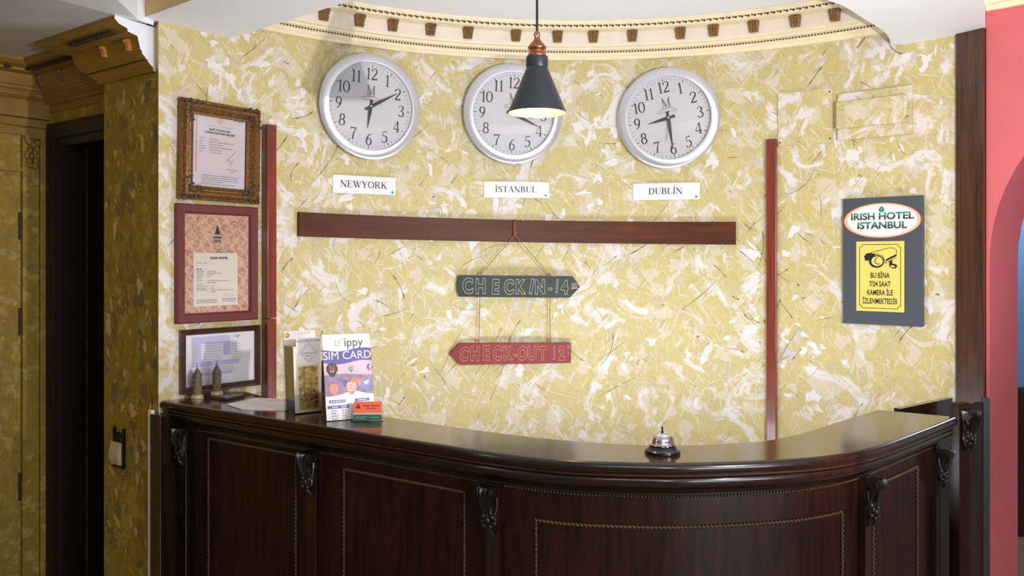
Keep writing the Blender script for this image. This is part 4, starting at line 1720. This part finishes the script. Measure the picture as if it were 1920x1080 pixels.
for i in range(7):
    z = fz1 - .034 - i * .0095
    textline(bm, fx0 + .042, z, .076 if i % 3 else .05, .0016, -.0078, .01, .03)
    textline(bm, fx0 + .156, z, .04, .0014, -.0078, .01, .03)
    textline(bm, fx0 + .004, z + .002, .022, .0022, -.0078, .004, .01)
for i in range(4):
    textline(bm, fx0 + .004, fz1 - .112 - i * .006, .17, .0014, -.0078, .02, .05)
obj('small_print', bm, 'soft_ink', doc)
bm = NB()
text(bm, '11', .006, fx0 + .168, fz1 - .008, -.0078, bold=.0003)
textline(bm, fx0 + .174, fz1 - .004, .018, .002, -.0078, .006, .01)
textline(bm, fx0 + .174, fz1 - .009, .014, .002, -.0078, .006, .01)
obj('lettering', bm, 'ink', doc)
bm = NB()
box(bm, -iw / 2, iw / 2, -.0115, -.0108, -ih / 2, ih / 2)
obj('glass', bm, 'glass', fr)

# ---- hotel sign on the right
c, rz, w = chord(1584, 1734, .004)
z0, z1 = EYE - .2395, EYE + .2425
h = z1 - z0
sg = thing('hotel_sign', 'slate grey board with an oval hotel badge and a yellow camera notice', 'sign', (c.x, c.y, (z0 + z1) / 2), rz)
bm = NB()
box(bm, -w / 2, w / 2, -.018, .002, -h / 2, h / 2, .0015)
obj('board', bm, 'slate', sg)
ez = h / 2 - .088
ew, eh = w * .485, .066
bm = NB()
k = eh / ew
for (a, b_, mi, y) in ((1.0, .965, 0, -.0190), (.965, .935, 1, -.0191), (.935, .915, 0, -.0190)):
    ring(bm, 0, ez, ew * b_, ew * a, y, k, 64, mi)
disc(bm, 0, ez, ew * .92, -.0188, eh * .92, 64, 2)
bd = obj('oval_badge', bm, ['orange_ink', 'paper_cream', 'plate'], sg)
bm = NB()
clover(bm, 0, ez + .041, .0125, -.0194)
obj('clover_mark', bm, 'green_ink', bd)
bm = NB()
text(bm, 'IRISH HOTEL', .036, 0, ez + .004, -.0195, sx=1.12, bold=.0011)
text(bm, 'ISTANBUL', .036, 0, ez - .0305, -.0195, sx=1.12, bold=.0011)
for zc in (ez + .0165, ez - .018):
    bmesh.ops.bisect_plane(bm, geom=list(bm.verts) + list(bm.edges) + list(bm.faces), plane_co=(0, 0, zc), plane_no=(0, .0, 1))
for f in bm.faces:
    zc = f.calc_center_median().z
    if zc > ez + .0165 or (zc > ez - .018 and zc < ez):
        f.material_index = 1
# centre the words on their real width
obj('lettering', bm, ['dark_print', 'green_ink'], bd)
yz1, yz0 = h / 2 - .167, h / 2 - .432
yw = w * .60
yx = -.006
bm = NB()
box(bm, yx - yw / 2, yx + yw / 2, -.0195, -.018, yz0, yz1)
nt_ = obj('camera_notice', bm, 'yellow_plate', sg)
bm = NB()
bx, b0, b1 = yw / 2 - .0125, yz0 + .012, yz1 - .012
r = .010
pts = []
for cx_, cz_, a0 in ((yx - bx, b0, 0), (yx + bx, b0, 90), (yx + bx, b1, 180), (yx - bx, b1, 270)):
    arcp = [(cx_ + r * math.cos(D2(a0 + 90 - 15 * j)), cz_ + r * math.sin(D2(a0 + 90 - 15 * j))) for j in range(7)]
    pts += arcp
pts.append(pts[0])
ribbon(bm, pts, -.0199, w=.0022)
obj('border_line', bm, 'ink', nt_)
for i, s in enumerate(('BU BİNA', '7/24 SAAT', 'KAMERA İLE', 'İZLENMEKTEDİR')):
    bm = NB()
    text(bm, s, .0285, yx, yz1 - .138 - i * .0325, -.0199, sx=(.62, .62, .60, .585)[i], bold=.0006)
    obj('lettering', bm, 'ink', nt_)
bm = NB()                              # security camera pictogram
cz = yz1 - .068


def cp(x, z):
    return (yx - .002 + x, cz + z)


ribbon(bm, [cp(*q) for q in ((-.040, .012), (-.030, .026), (.036, .043), (.052, .042), (.062, .034), (.062, .022))], -.0199, w=.0022)
ribbon(bm, [cp(*q) for q in ((-.040, .012), (-.012, .022), (.012, .012), (.020, -.004), (.022, -.016))], -.0199, w=.0022)
poly(bm, [cp(*q) for q in ((-.056, .012), (-.048, .022), (-.040, .024), (-.030, .024), (-.012, .020), (-.026, .008), (-.033, -.003), (-.052, -.006))], -.0198)
disc(bm, *cp(-.010, -.008), .028, -.01985, .024, 28)
ribbon(bm, [cp(*q) for q in ((.020, -.016), (.060, .006), (.063, .016), (.026, -.004))], -.0199, w=.0020)
poly(bm, [cp(*q) for q in ((.024, -.008), (.062, .012), (.062, .020), (.024, .0))], -.0199)
poly(bm, [cp(*q) for q in ((.036, -.006), (.046, -.001), (.048, -.016), (.060, -.018), (.066, -.024), (.060, -.034), (.048, -.034), (.036, -.026))], -.0199)
obj('camera_pictogram', bm, 'ink', nt_)
bm = NB()
disc(bm, *cp(-.008, -.007), .021, -.0200, .0185, 28)
poly(bm, [cp(*q) for q in ((.040, -.022), (.050, -.023), (.058, -.026), (.054, -.030), (.044, -.029))], -.0200)
lens = obj('pictogram_lens', bm, 'yellow_plate', nt_)
bm = NB()
ring(bm, cp(-.004, -.006)[0], cp(-.004, -.006)[1], .0105, .0135, -.0201, 1.0, 20, a0=D2(100), a1=D2(300))
obj('pictogram_glint', bm, 'ink', nt_)

# ---- hanging arrow boards
t965 = theta(965)
loc = wp(t965, .036, EYE)
hs = thing('hanging_sign', 'pair of arrow boards for check in and check out hung on twine from the rail', 'hanging sign', loc, -t965)
hd = loc.y


def lx(px):
    """local x of picture column px on the boards' plane"""
    k = (px - 960.0) / FPX
    return (k * loc.y - loc.x) / (math.cos(t965) + k * math.sin(t965))


def lz(py, px=965):
    return (HOR - py) * (hd - lx(px) * math.sin(t965)) / FPX


bm = NB()
g = [(lx(860), lz(516, 860)), (lx(1073), lz(518, 1073)), (lx(1087), lz(538, 1087)), (lx(1068), lz(558, 1068)), (lx(860), lz(556, 860)), (lx(857), lz(537, 857))]
prism(bm, g, -.006, .006)
bmesh.ops.bevel(bm, geom=list(bm.edges), offset=.0012, segments=1, affect='EDGES')
gb = obj('check_in_board', bm, 'green_board', hs, label='dark green arrow board pointing right')
bm = NB()
g = [(lx(1070), lz(642, 1070)), (lx(1070), lz(680, 1070)), (lx(862), lz(684, 862)), (lx(842), lz(663, 842)), (lx(862), lz(643, 862))]
prism(bm, g, -.006, .006)
bmesh.ops.bevel(bm, geom=list(bm.edges), offset=.0012, segments=1, affect='EDGES')
rb = obj('check_out_board', bm, 'red_board', hs, label='red arrow board pointing left')
random.seed(2)


def bubble(parent, word, xs, zc, size, mat, sx, thick=.0011):
    bm = NB()
    for ch, x in zip(word, xs):
        text(bm, ch, size * random.uniform(.95, 1.06), lx(x), lz(zc, x) - size * .35 + random.uniform(-.002, .002), -.0068, sx=sx, bold=.0035 if ch not in '-1' else .001, outline=thick, rot=random.gauss(0, .05))
    return bm


bm = bubble(gb, 'CHECKIN-14', (877, 901, 928, 953, 974, 994, 1012, 1031, 1043, 1058), 537, .080, 'chalk', .72)
obj('chalk_lettering', bm, 'chalk', gb)
bm = NB()
text(bm, '00', .032, lx(1076), lz(540, 1076), -.0068, sx=.75, outline=.0007)
ribbon(bm, [(lx(1070), lz(541, 1070)), (lx(1084), lz(540, 1084))], -.0068, w=.0016)
obj('chalk_figures', bm, 'chalk', gb)
bm = bubble(rb, 'CHECK-OUT12', (868, 890, 911, 931, 951, 965, 978, 997, 1017, 1038, 1053), 662, .076, 'chalk_pink', .68)
obj('chalk_lettering', bm, 'chalk_pink', rb)
bm = NB()
text(bm, '00', .026, lx(1065), lz(656), -.0068, sx=.5, outline=.0006)
text(bm, ':', .03, lx(1065), lz(668), -.0068, outline=.0006)
obj('chalk_figures', bm, 'chalk_pink', rb)
bm = NB()


def tw(pts, r=.0019):
    """two-strand twine"""
    for ph in (0, PI):
        out = []
        for a, b in zip(pts[:-1], pts[1:]):
            a, b = Vector(a), Vector(b)
            n = max(2, int((b - a).length / .0035))
            for j in range(n):
                k = j / n
                an = ph + (a.lerp(b, k) - Vector(pts[0])).length * 700
                out.append(a.lerp(b, k) + Vector((.0011 * math.cos(an), .0011 * math.sin(an), 0)))
        out.append(Vector(pts[-1]))
        tube(bm, out, r * .62, 5)


knot = (lx(965), -.004, lz(441))
nail = (lx(965), .004, lz(413))
tw([(nail[0] - .003, nail[1], nail[2]), (knot[0] - .002, knot[1], knot[2])])
tw([(nail[0] + .003, nail[1], nail[2]), (knot[0] + .002, knot[1], knot[2])])
tw([knot, (lx(903), 0, lz(512, 903)), (lx(901), 0, lz(518, 901))])
tw([knot, (lx(1029), 0, lz(514, 1029)), (lx(1031), 0, lz(520, 1031))])
tw([(lx(900), 0, lz(556, 900)), (lx(898), 0, lz(644, 898))])
tw([(lx(1031), 0, lz(557, 1031)), (lx(1031), 0, lz(644, 1031))])
for x, z in ((902, 512), (1030, 514), (897, 638), (1031, 638), (965, 438)):
    ball(bm, (lx(x), -.001, lz(z, x)), .0052, 2, (1, .9, 1))
obj('twine', bm, 'twine', hs, smooth=True)
bm = NB()
lathe(bm, [(.0004, -.003), (.004, -.002), (.004, .0)], 10, 'Y', (nail[0], .0, nail[2]))
tube(bm, [(nail[0], 0, nail[2]), (nail[0], .016, nail[2])], .0015, 6)
obj('nail', bm, 'black_metal', hs)

# ---- pendant lamp
LD = 2.40
lp = P(1007, 212, LD)
zc_ = 2.575
lamp = thing('pendant_lamp', 'black cone pendant lamp with copper cap hanging over the desk', 'pendant lamp', (lp.x, lp.y, lp.z))
k = LD / FPX
prof = [(.0812, 0), (.0818, .0015), (.0805, .005), (.030, 85 * k), (.0312, 87 * k), (.0312, 101 * k), (.0306, 105 * k), (.024, 106 * k)]
inn = [(.0225, 103 * k), (.0285, 100 * k), (.0285, 85 * k), (.0785, .004), (.0795, .0)]
bm = NB()
lathe(bm, prof, 64)
obj('shade', bm, 'charcoal', lamp, smooth=True)
bm = NB()
lathe(bm, list(reversed(inn)) , 64)
lathe(bm, [(.0795, 0), (.0812, 0)], 64)
obj('shade_lining', bm, 'shade_in', lamp, smooth=True)
bm = NB()
lathe(bm, [(.024, 104 * k), (.0265, 108 * k), (.0250, 111 * k), (.0205, 113 * k), (.0205, 117 * k), (.0255, 120 * k), (.0262, 123 * k), (.0225, 127 * k), (.0150, 133 * k), (.0085, 138 * k), (.0085, 141 * k), (.001, 142 * k)], 32)
obj('cap', bm, 'copper', lamp, smooth=True)
bm = NB()
tube(bm, [Vector((.0075 * math.cos(a), .0, 147.0 * k + .0085 * math.sin(a))) for a in [2 * PI * i / 16 for i in range(17)]], .0022, 6)
tube(bm, [Vector((0, .006 * math.cos(a), 150.5 * k + .006 * math.sin(a))) for a in [2 * PI * i / 16 for i in range(17)]], .0020, 6)
ball(bm, (-.006, 0, 147 * k), .004, 1)
obj('hook', bm, 'copper', lamp, smooth=True)
bm = NB()
tube(bm, [(0, 0, 152 * k), (0, 0, zc_ - lp.z - .001)], .0036, 10)
obj('cord', bm, 'cord', lamp, smooth=True)
bm = NB()
lathe(bm, [(.001, 40 * k), (.012, 42 * k), (.021, 50 * k), (.022, 57 * k), (.017, 68 * k), (.012, 78 * k), (.012, 95 * k)], 24)
obj('bulb', bm, 'bulb', lamp, smooth=True)
bm = NB()
lathe(bm, [(.001, .0), (.03, -.001), (.034, -.012), (.028, -.022), (.004, -.026)], 28, 'Z', (0, 0, zc_ - lp.z - .001))
obj('ceiling_rose', bm, 'charcoal', lamp, smooth=True)
light('pendant_bulb', 'POINT', (lp.x, lp.y, lp.z + 32 * k), 3.2, (1.0, .68, .36), shadow_soft_size=.02)

# ================================================================ THINGS ON THE DESK
TZ = 1.1003
# bell
bp_ = on_top(1242, 849.5)
bell = thing('service_bell', 'shiny chrome call bell on a black base standing on the curved desk top', 'service bell', (bp_.x, bp_.y, TZ))
bm = NB()
lathe(bm, [(.001, 0), (.0425, 0), (.0440, .003), (.0430, .008), (.036, .0125), (.033, .018), (.024, .020), (.001, .020)], 48)
obj('base', bm, 'black_plastic', bell, smooth=True)
bm = NB()
lathe(bm, [(.0300, .0195), (.0325, .0200), (.0328, .0225), (.0300, .0255), (.0292, .031), (.0265, .039), (.0215, .0455), (.014, .0495), (.006, .0512), (.001, .0515)], 48)
obj('dome', bm, 'chrome', bell, smooth=True)
bm = NB()
lathe(bm, [(.0035, .051), (.0035, .054), (.0018, .055), (.0018, .059), (.0036, .0595), (.0036, .0615), (.0015, .062), (.0015, .0655), (.0004, .066)], 14)
obj('plunger', bm, 'black_metal', bell, smooth=True)

# tray with tower miniatures
tu = U2.copy()
tr0 = Vector((-.962, 2.872, 0))
bm = NB()
pts = [tr0 - Vector((.0, 0, 0)), tr0 + Vector((.038, .082, 0)), Vector((-1.015, 3.005, 0)), Vector((-1.105, 2.955, 0)), tr0 + tu * .125]
cent = Vector((-1.02, 2.94, TZ))
vprism(bm, [(p.x - cent.x, p.y - cent.y) for p in pts], 0, .010)
bmesh.ops.bevel(bm, geom=list(bm.edges), offset=.0015, segments=1, affect='EDGES')
o = obj('dark_tray', bm, 'brown_tray')
o.location = cent
tag(o, 'flat dark wooden slab lying on the desk top under the small frame', 'tray')


def tower(px, py, z, H, lab, tilt=0.0):
    p = on_top(px, py, z)
    t = thing('tower_figurine', lab, 'figurine', (p.x, p.y, z + .0003), 0, 'round stone tower miniatures on the desk')
    s = H / .122
    bm = NB()
    lathe(bm, [(.0, 0), (.0225 * s, 0), (.0225 * s, .003 * s), (.0200 * s, .004 * s), (.0200 * s, .011 * s), (.0155 * s, .012 * s)], 28)
    obj('base', bm, 'stone_light', t)
    bm = NB()
    lathe(bm, [(.0152 * s, .0115 * s), (.0146 * s, .040 * s), (.0146 * s, .046 * s), (.0160 * s, .047 * s), (.0160 * s, .050 * s), (.0146 * s, .051 * s), (.0146 * s, .062 * s), (.0168 * s, .064 * s), (.0168 * s, .067 * s), (.0140 * s, .068 * s), (.0140 * s, .078 * s)], 28)
    for lev, n, r in ((.056, 12, .0148), (.073, 12, .0142), (.035, 6, .0150), (.026, 6, .0150)):
        for k_ in range(n):
            a = 2 * PI * k_ / n
            box_c = (r * s * math.cos(a), r * s * math.sin(a), lev * s)
            ball(bm, box_c, .0019 * s, 1, (1, 1, 1.9), 1)
    obj('shaft', bm, ['stone', 'lead'], t, smooth=True)
    bm = NB()
    lathe(bm, [(.0140 * s, .077 * s), (.0162 * s, .0775 * s), (.0158 * s, .080 * s), (.0040 * s, .103 * s), (.0018 * s, .107 * s), (.0012 * s, .110 * s)], 28)
    tube(bm, [(0, 0, .107 * s), (tilt * .4, 0, .114 * s), (tilt, 0, .122 * s)], .0012 * s, 6)
    obj('roof', bm, 'lead', t, smooth=True)


tower(370, 746.5, TZ, .119, 'small stone tower figurine with bent spire, left of the pair', -.002)
tower(406.5, 739.5, TZ + .0103, .118, 'small stone tower figurine with straight spire standing on the dark slab')

# loose sheet
p = on_top(474, 754)
bm = NB()
q = [on_top(424, 759), on_top(452, 768), on_top(536, 771), on_top(536, 749), on_top(480, 747)]
vprism(bm, [(a.x - p.x, a.y - p.y) for a in q], 0, .0022)
sh_ = thing('loose_sheets', 'white sheets of paper lying flat beside the brochure stack', 'paper', (p.x, p.y, TZ))
obj('sheet', bm, 'paper', sh_)
a = on_top(514, 752.5)
bm = NB()
for i in range(5):
    x = a.x - p.x - .02 + i * .011
    vprism(bm, [(x, a.y - p.y), (x + .008, a.y - p.y), (x + .008, a.y - p.y + .008), (x, a.y - p.y + .008)], .0023, .0024)
obj('print_line', bm, 'grey_ink', sh_)


def lean_root(name, lab, cat, px, py, yaw, lean, group=None):
    q = on_top(px, py)
    t = thing(name, lab, cat, (q.x, q.y, TZ), yaw, group)
    return t, Matrix(((1, 0, 0, 0), (0, 1, math.tan(lean), 0), (0, 0, 1, 0), (0, 0, 0, 1)))


# brochure stack in a clear holder
br, Lm = lean_root('brochure_holder', 'clear holder with a thick stack of yellow-edged brochures left of the SIM card leaflet', 'brochure holder', 579, 774.5, D2(37), D2(5))
bm = NB()
box(bm, -.044, .044, .0, .068, .004, .205)
xform(bm, Lm)
stk = obj('brochure_stack', bm, 'khaki', br)
bm = NB()
box(bm, -.0445, .0445, -.0012, -.0002, .003, .206)
xform(bm, Lm)
cov = obj('front_brochure', bm, 'paper_cream', br)
bm = NB()
box(bm, -.034, .0445, -.0022, -.0013, .15, .232)
xform(bm, Lm)
obj('tall_flap', bm, 'paper', br)
bm = NB()
poly(bm, [(-.030, .012), (.034, .012), (.034, .144), (-.030, .144)], -.0015)
xform(bm, Lm)
obj('photo_print', bm, 'photo_print', cov)
bm = NB()
text(bm, 'ALATURKA CAVE', .0095, .006, .219, -.0026, spacing=1.12, bold=.0001)
for s_ in (.031, .026):
    g = [(.006, .186 + s_), (.006 + s_, .186), (.006, .186 - s_), (.006 - s_, .186), (.006, .186 + s_)]
    ribbon(bm, g, -.0026, w=.0008)
ribbon(bm, [(-.018, .184), (.030, .184)], -.0026, w=.0016)
textline(bm, -.004, .176, .02, .002, -.0026)
xform(bm, Lm)
obj('lettering', bm, 'grey_ink', cov)
bm = NB()
random.seed(9)
for i in range(9):
    ball(bm, (random.uniform(.010, .03), -.0016, random.uniform(.03, .07)), random.uniform(.003, .007), 1, (1, .05, 1))
ribbon(bm, [(-.012, .05), (-.012, .144)], -.0018, w=.0018)
xform(bm, Lm)
obj('photo_figures', bm, 'rust_print', cov)
bm = NB()
box(bm, -.044, .062, .070, .074, .03, .248)
xform(bm, Lm)
rb2 = obj('rear_brochure', bm, 'paper', br)
bm = NB()
textline(bm, -.014, .242, .062, .002, .0696)
textline(bm, .002, .237, .03, .0018, .0696)
xform(bm, Lm)
obj('print_line', bm, 'soft_ink', rb2)
bm = NB()
ball(bm, (-.034, .0695, .236), .0085, 2, (1, .12, 1))
xform(bm, Lm)
obj('round_emblem', bm, 'orange_gold', rb2, smooth=True)
bm = NB()
for a in ((-.0465, .0465, -.0042, -.0028, .0, .06), (-.0485, -.047, -.004, .075, .0, .04), (.047, .0485, -.004, .075, .0, .04), (-.0485, .0485, .0752, .0765, 0, .20), (-.0485, .0485, -.004, .0765, .0005, .003)):
    box(bm, *a)
xform(bm, Lm)
obj('holder', bm, 'acrylic', br)

# narrow rust brochure half hidden behind the SIM card leaflet
rbz, Lm = lean_root('rust_brochure', 'narrow dark orange brochure half hidden behind the SIM card leaflet', 'brochure', 618, 779, D2(13), D2(6))
bm = NB()
box(bm, -.024, .04, .004, .012, .0, .165)
xform(bm, Lm)
rbo = obj('cover', bm, 'rust_print', rbz)
bm = NB()
box(bm, -.024, .04, .0030, .0038, .075, .150)
xform(bm, Lm)
obj('dark_photo', bm, 'dark_print', rbo)

# SIM card leaflet on its stand
sm, Lm = lean_root('leaflet_stand', 'white and violet SIM card leaflet leaning in a clear stand', 'leaflet stand', 660, 787, D2(25), D2(15))
sm.location.x -= .002
LW, LH = .146, .249
bm = NB()
box(bm, -LW / 2, LW / 2, -.0008, .0, .002, LH)
xform(bm, Lm)
lf = obj('leaflet', bm, 'plate', sm)
bm = NB()
box(bm, -LW / 2 - .001, LW / 2 + .001, .0006, .0026, .0, LH + .002)
xform(bm, Lm)
k0 = len(bm.verts)
box(bm, -LW / 2, LW / 2, .002, .058, .0, .002)
obj('stand', bm, 'acrylic', sm)
y = -.0012


def sp(fx, fz):
    return (-LW / 2 + fx * LW, LH - fz * LH)


def wave(f0, amp, ph=0.0):
    return [(x / 12, f0 + amp * math.sin(x / 12 * 2 * PI * .95 + ph)) for x in range(13)]


bm = NB()
top, bot = wave(.185, .018, PI - .3 + PI), wave(.335, .020, PI - .2 + PI)
grid(bm, [[(sp(*a)[0], y, sp(*a)[1]), (sp(*b)[0], y, sp(*b)[1])] for a, b in zip(top, bot)])
xform(bm, Lm)
obj('violet_band', bm, 'purple', lf)
bm = NB()
hor = [(x / 12, .475 - .012 * math.sin(x / 12 * 5)) for x in range(13)]
gnd = [(x / 12, .72 - .05 * math.exp(-((x / 12 - .58) / .25) ** 2)) for x in range(13)]
grid(bm, [[(sp(*a)[0], y + .0001, sp(*a)[1]), (sp(*b)[0], y + .0001, sp(*b)[1])] for a, b in zip(bot, hor)])
xform(bm, Lm)
obj('dusk_picture', bm, 'sky_print', lf)
bm = NB()
grid(bm, [[(sp(*a)[0], y + .0001, sp(*a)[1]), (sp(*b)[0], y + .0001, sp(*b)[1])] for a, b in zip(hor, gnd)])
xform(bm, Lm)
obj('valley_picture', bm, 'land_print', lf)


def balloon(bm, fx, fz, r, mi, dy=0.0):
    x, z = sp(fx, fz)
    pts = [(x + r * math.cos(a), z + r * math.sin(a)) for a in [D2(-25 + 230 * i / 20) for i in range(21)]]
    pts += [(x - r * .22, z - r * 1.35), (x + r * .22, z - r * 1.35)]
    poly(bm, pts, y - .0003 - dy, mi)


bm = NB()
balloon(bm, .165, .405, .0175, 0)
for fx, fz, r, mi in ((.60, .55, .0085, 1), (.72, .565, .007, 2), (.42, .57, .008, 3), (.80, .545, .007, 1), (.18, .63, .014, 2), (.86, .58, .012, 4), (.52, .625, .007, 2), (.95, .40, .0085, 3), (.56, .41, .0075, 5), (.545, .625, .0165, 2)):
    balloon(bm, fx, fz, r, mi, .00004 * fx)
xform(bm, Lm)
bl = obj('balloon_prints', bm, ['dark_print', 'orange_ink', 'salmon_print', 'purple', 'blue_print', 'green_card'], lf)
bm = NB()
x, z = sp(.165, .395)
ribbon(bm, [(x - .005, z - .008), (x - .005, z + .008)], y - .0006, w=.003, mi=0)
ribbon(bm, [(x + .005, z - .008), (x + .005, z + .008)], y - .0006, w=.003, mi=0)
ribbon(bm, [(x - .005, z + .008), (x + .005, z - .008)], y - .00065, w=.003, mi=0)
x, z = sp(.545, .62)
q = [(x + .0105 * max(-.8, min(.8, 1.15 * math.cos(a))) / .8, z + .0105 * max(-.8, min(.8, 1.15 * math.sin(a))) / .8) for a in [2 * PI * i / 32 for i in range(33)]]
ribbon(bm, q, y - .0006, w=.0022, mi=1)
ring(bm, x, z, .0042, .0062, y - .0006, 1, 20, 1)
disc(bm, x + .0062, z + .0062, .0014, y - .0006, n=10, mi=1)
x, z = sp(.955, .40)
text(bm, 'f', .020, x + .001, z - .008, y - .0006, bold=.0008, mi=1)
x, z = sp(.86, .575)
poly(bm, [(x - .009, z + .001), (x - .004, z + .003), (x + .001, z + .002), (x + .003, z + .006), (x + .007, z + .006), (x + .009, z + .004), (x + .006, z - .003), (x, z - .007), (x - .008, z - .006), (x - .004, z - .003)], y - .0006, 1)
text(bm, 'NETFLIX', .0035, sp(.165, .44)[0], sp(.165, .44)[1], y - .0006, mi=1, bold=.0002)
ring(bm, sp(.56, .405)[0], sp(.56, .405)[1], .0034, .0048, y - .0006, 1, 16, 1)
xform(bm, Lm)
obj('icon_marks', bm, ['red_print', 'plate'], bl)
bm = NB()
text(bm, 'SIM CARD', .0335, 0, sp(0, .295)[1], y - .0003, sx=.98, bold=0)
xform(bm, Lm)
obj('white_lettering', bm, 'plate', lf)
bm = NB()
text(bm, 'ippy', .036, .021, sp(0, .145)[1], y - .0002, sx=.98, mi=0)
text(bm, 'tr', .036, -.0265, sp(0, .145)[1], y - .0002, sx=.9, mi=1)
ring(bm, sp(.42, .06)[0], sp(.42, .06)[1], .002, .0035, y - .0002, 1, 12, 1)
xform(bm, Lm)
obj('logo_lettering', bm, ['dark_print', 'shard_lilac'], lf)
bm = NB()
for x0, x1, z0_, z1_ in ((.07, .40, .765, .798), (.03, .47, .826, .862), (.60, .90, .762, .795)):
    a, b_ = sp(x0, z1_), sp(x1, z0_)
    poly(bm, [(a[0], a[1]), (b_[0], a[1]), (b_[0], b_[1]), (a[0], b_[1])], y)
xform(bm, Lm)
obj('tariff_bars', bm, 'purple', lf)
bm = NB()
random.seed(13)
for fx, fz, L in ((.10, .782, .042), (.12, .844, .016), (.31, .844, .02), (.66, .779, .028)):
    a = sp(fx, fz)
    textline(bm, a[0], a[1], L, .0032, y - .0003, .003, .007)
xform(bm, Lm)
obj('bar_lettering', bm, 'plate', lf)
bm = NB()
for i in range(4):
    for fx, L in ((.11, .018), (.32, .016)):
        a = sp(fx, .885 + i * .031)
        textline(bm, a[0], a[1], L, .003, y, .003, .006)
    a = sp(.03, .901 + i * .031)
    poly(bm, [(a[0], a[1]), (a[0] + .064, a[1]), (a[0] + .064, a[1] + .0005), (a[0], a[1] + .0005)], y)
a = sp(.58, .815)
textline(bm, a[0], a[1], .052, .0018, y, .004, .01)
xform(bm, Lm)
obj('small_print', bm, 'grey_ink', lf)

# business-card holder
ch_, Lm = lean_root('card_holder', 'small clear holder with an orange card above a green card', 'card holder', 688, 790.5, D2(2), D2(14))
bm = NB()
box(bm, -.040, .042, .0004, .0014, .024, .056)
xform(bm, Lm)
oc = obj('orange_card', bm, 'orange_card', ch_)
bm = NB()
for a, b_ in ((90, 0), (210, 0), (330, 0)):
    disc(bm, -.027 + .0038 * math.cos(D2(a)), .042 + .0038 * math.sin(D2(a)), .0032, .0002, n=10)
ribbon(bm, [(-.027, .040), (-.027, .035)], .0002, w=.001)
text(bm, 'IRISH HOTEL', .0078, .012, .0415, .0001, bold=.0002, spacing=1.1)
text(bm, 'ISTANBUL', .0058, .012, .0345, .0001, bold=.0001, spacing=1.1)
xform(bm, Lm)
obj('lettering', bm, 'dark_print', oc)
bm = NB()
box(bm, -.041, .043, .0, .0012, .019, .024)
box(bm, -.038, .042, -.0012, -.0004, .003, .0195, mi=1)
xform(bm, Lm)
gc = obj('green_card', bm, ['plate', 'green_card'], ch_)
bm = NB()
textline(bm, -.034, .014, .034, .0012, -.0015, .005, .01)
textline(bm, -.034, .009, .03, .0012, -.0015, .005, .01)
textline(bm, .010, .012, .024, .0012, -.0015, .005, .01)
xform(bm, Lm)
obj('small_print', bm, 'paper', gc)
bm = NB()
box(bm, -.047, .047, -.004, -.0024, 0, .024)
box(bm, -.047, .047, .0035, .005, 0, .036)
xform(bm, Lm)
box(bm, -.047, .047, -.0035, .030, 0, .0015)
obj('holder', bm, 'acrylic', ch_)

# ---- rocker switch hanging from its open back box
o_s = O1 + U2 * .263
sw = thing('light_switch', 'cream rocker switch in an open black frame on the ochre pilaster', 'light switch', (o_s.x, o_s.y, EYE - .735), math.atan2(-U2.y, -U2.x))
bm = NB()
box(bm, -.034, -.029, -.012, 0, 0, .142, .001)
box(bm, .027, .034, -.012, 0, 0, .142, .001)
box(bm, -.034, .034, -.010, 0, 0, .014, .001)
box(bm, -.034, .034, -.010, 0, .090, .112, .001)
box(bm, -.014, -.004, -.012, 0, .108, .125, .001)
box(bm, .010, .018, -.012, 0, .108, .122, .001)
obj('back_frame', bm, 'black_metal', sw)
bm = NB()
rows = []
for i in range(9):
    f = i / 8
    rows.append([(-.036 + .060 * f_, -.014 - .010 * math.sin(f * PI) - .004 * (1 - f), .012 + .078 * f) for f_ in (0, .08, .92, 1)])
grid(bm, [[(r[0][0], -.008, r[0][2])] + r + [(r[-1][0], -.008, r[0][2])] for r in rows], cap=True)
obj('rocker', bm, 'switch', sw, smooth=True)
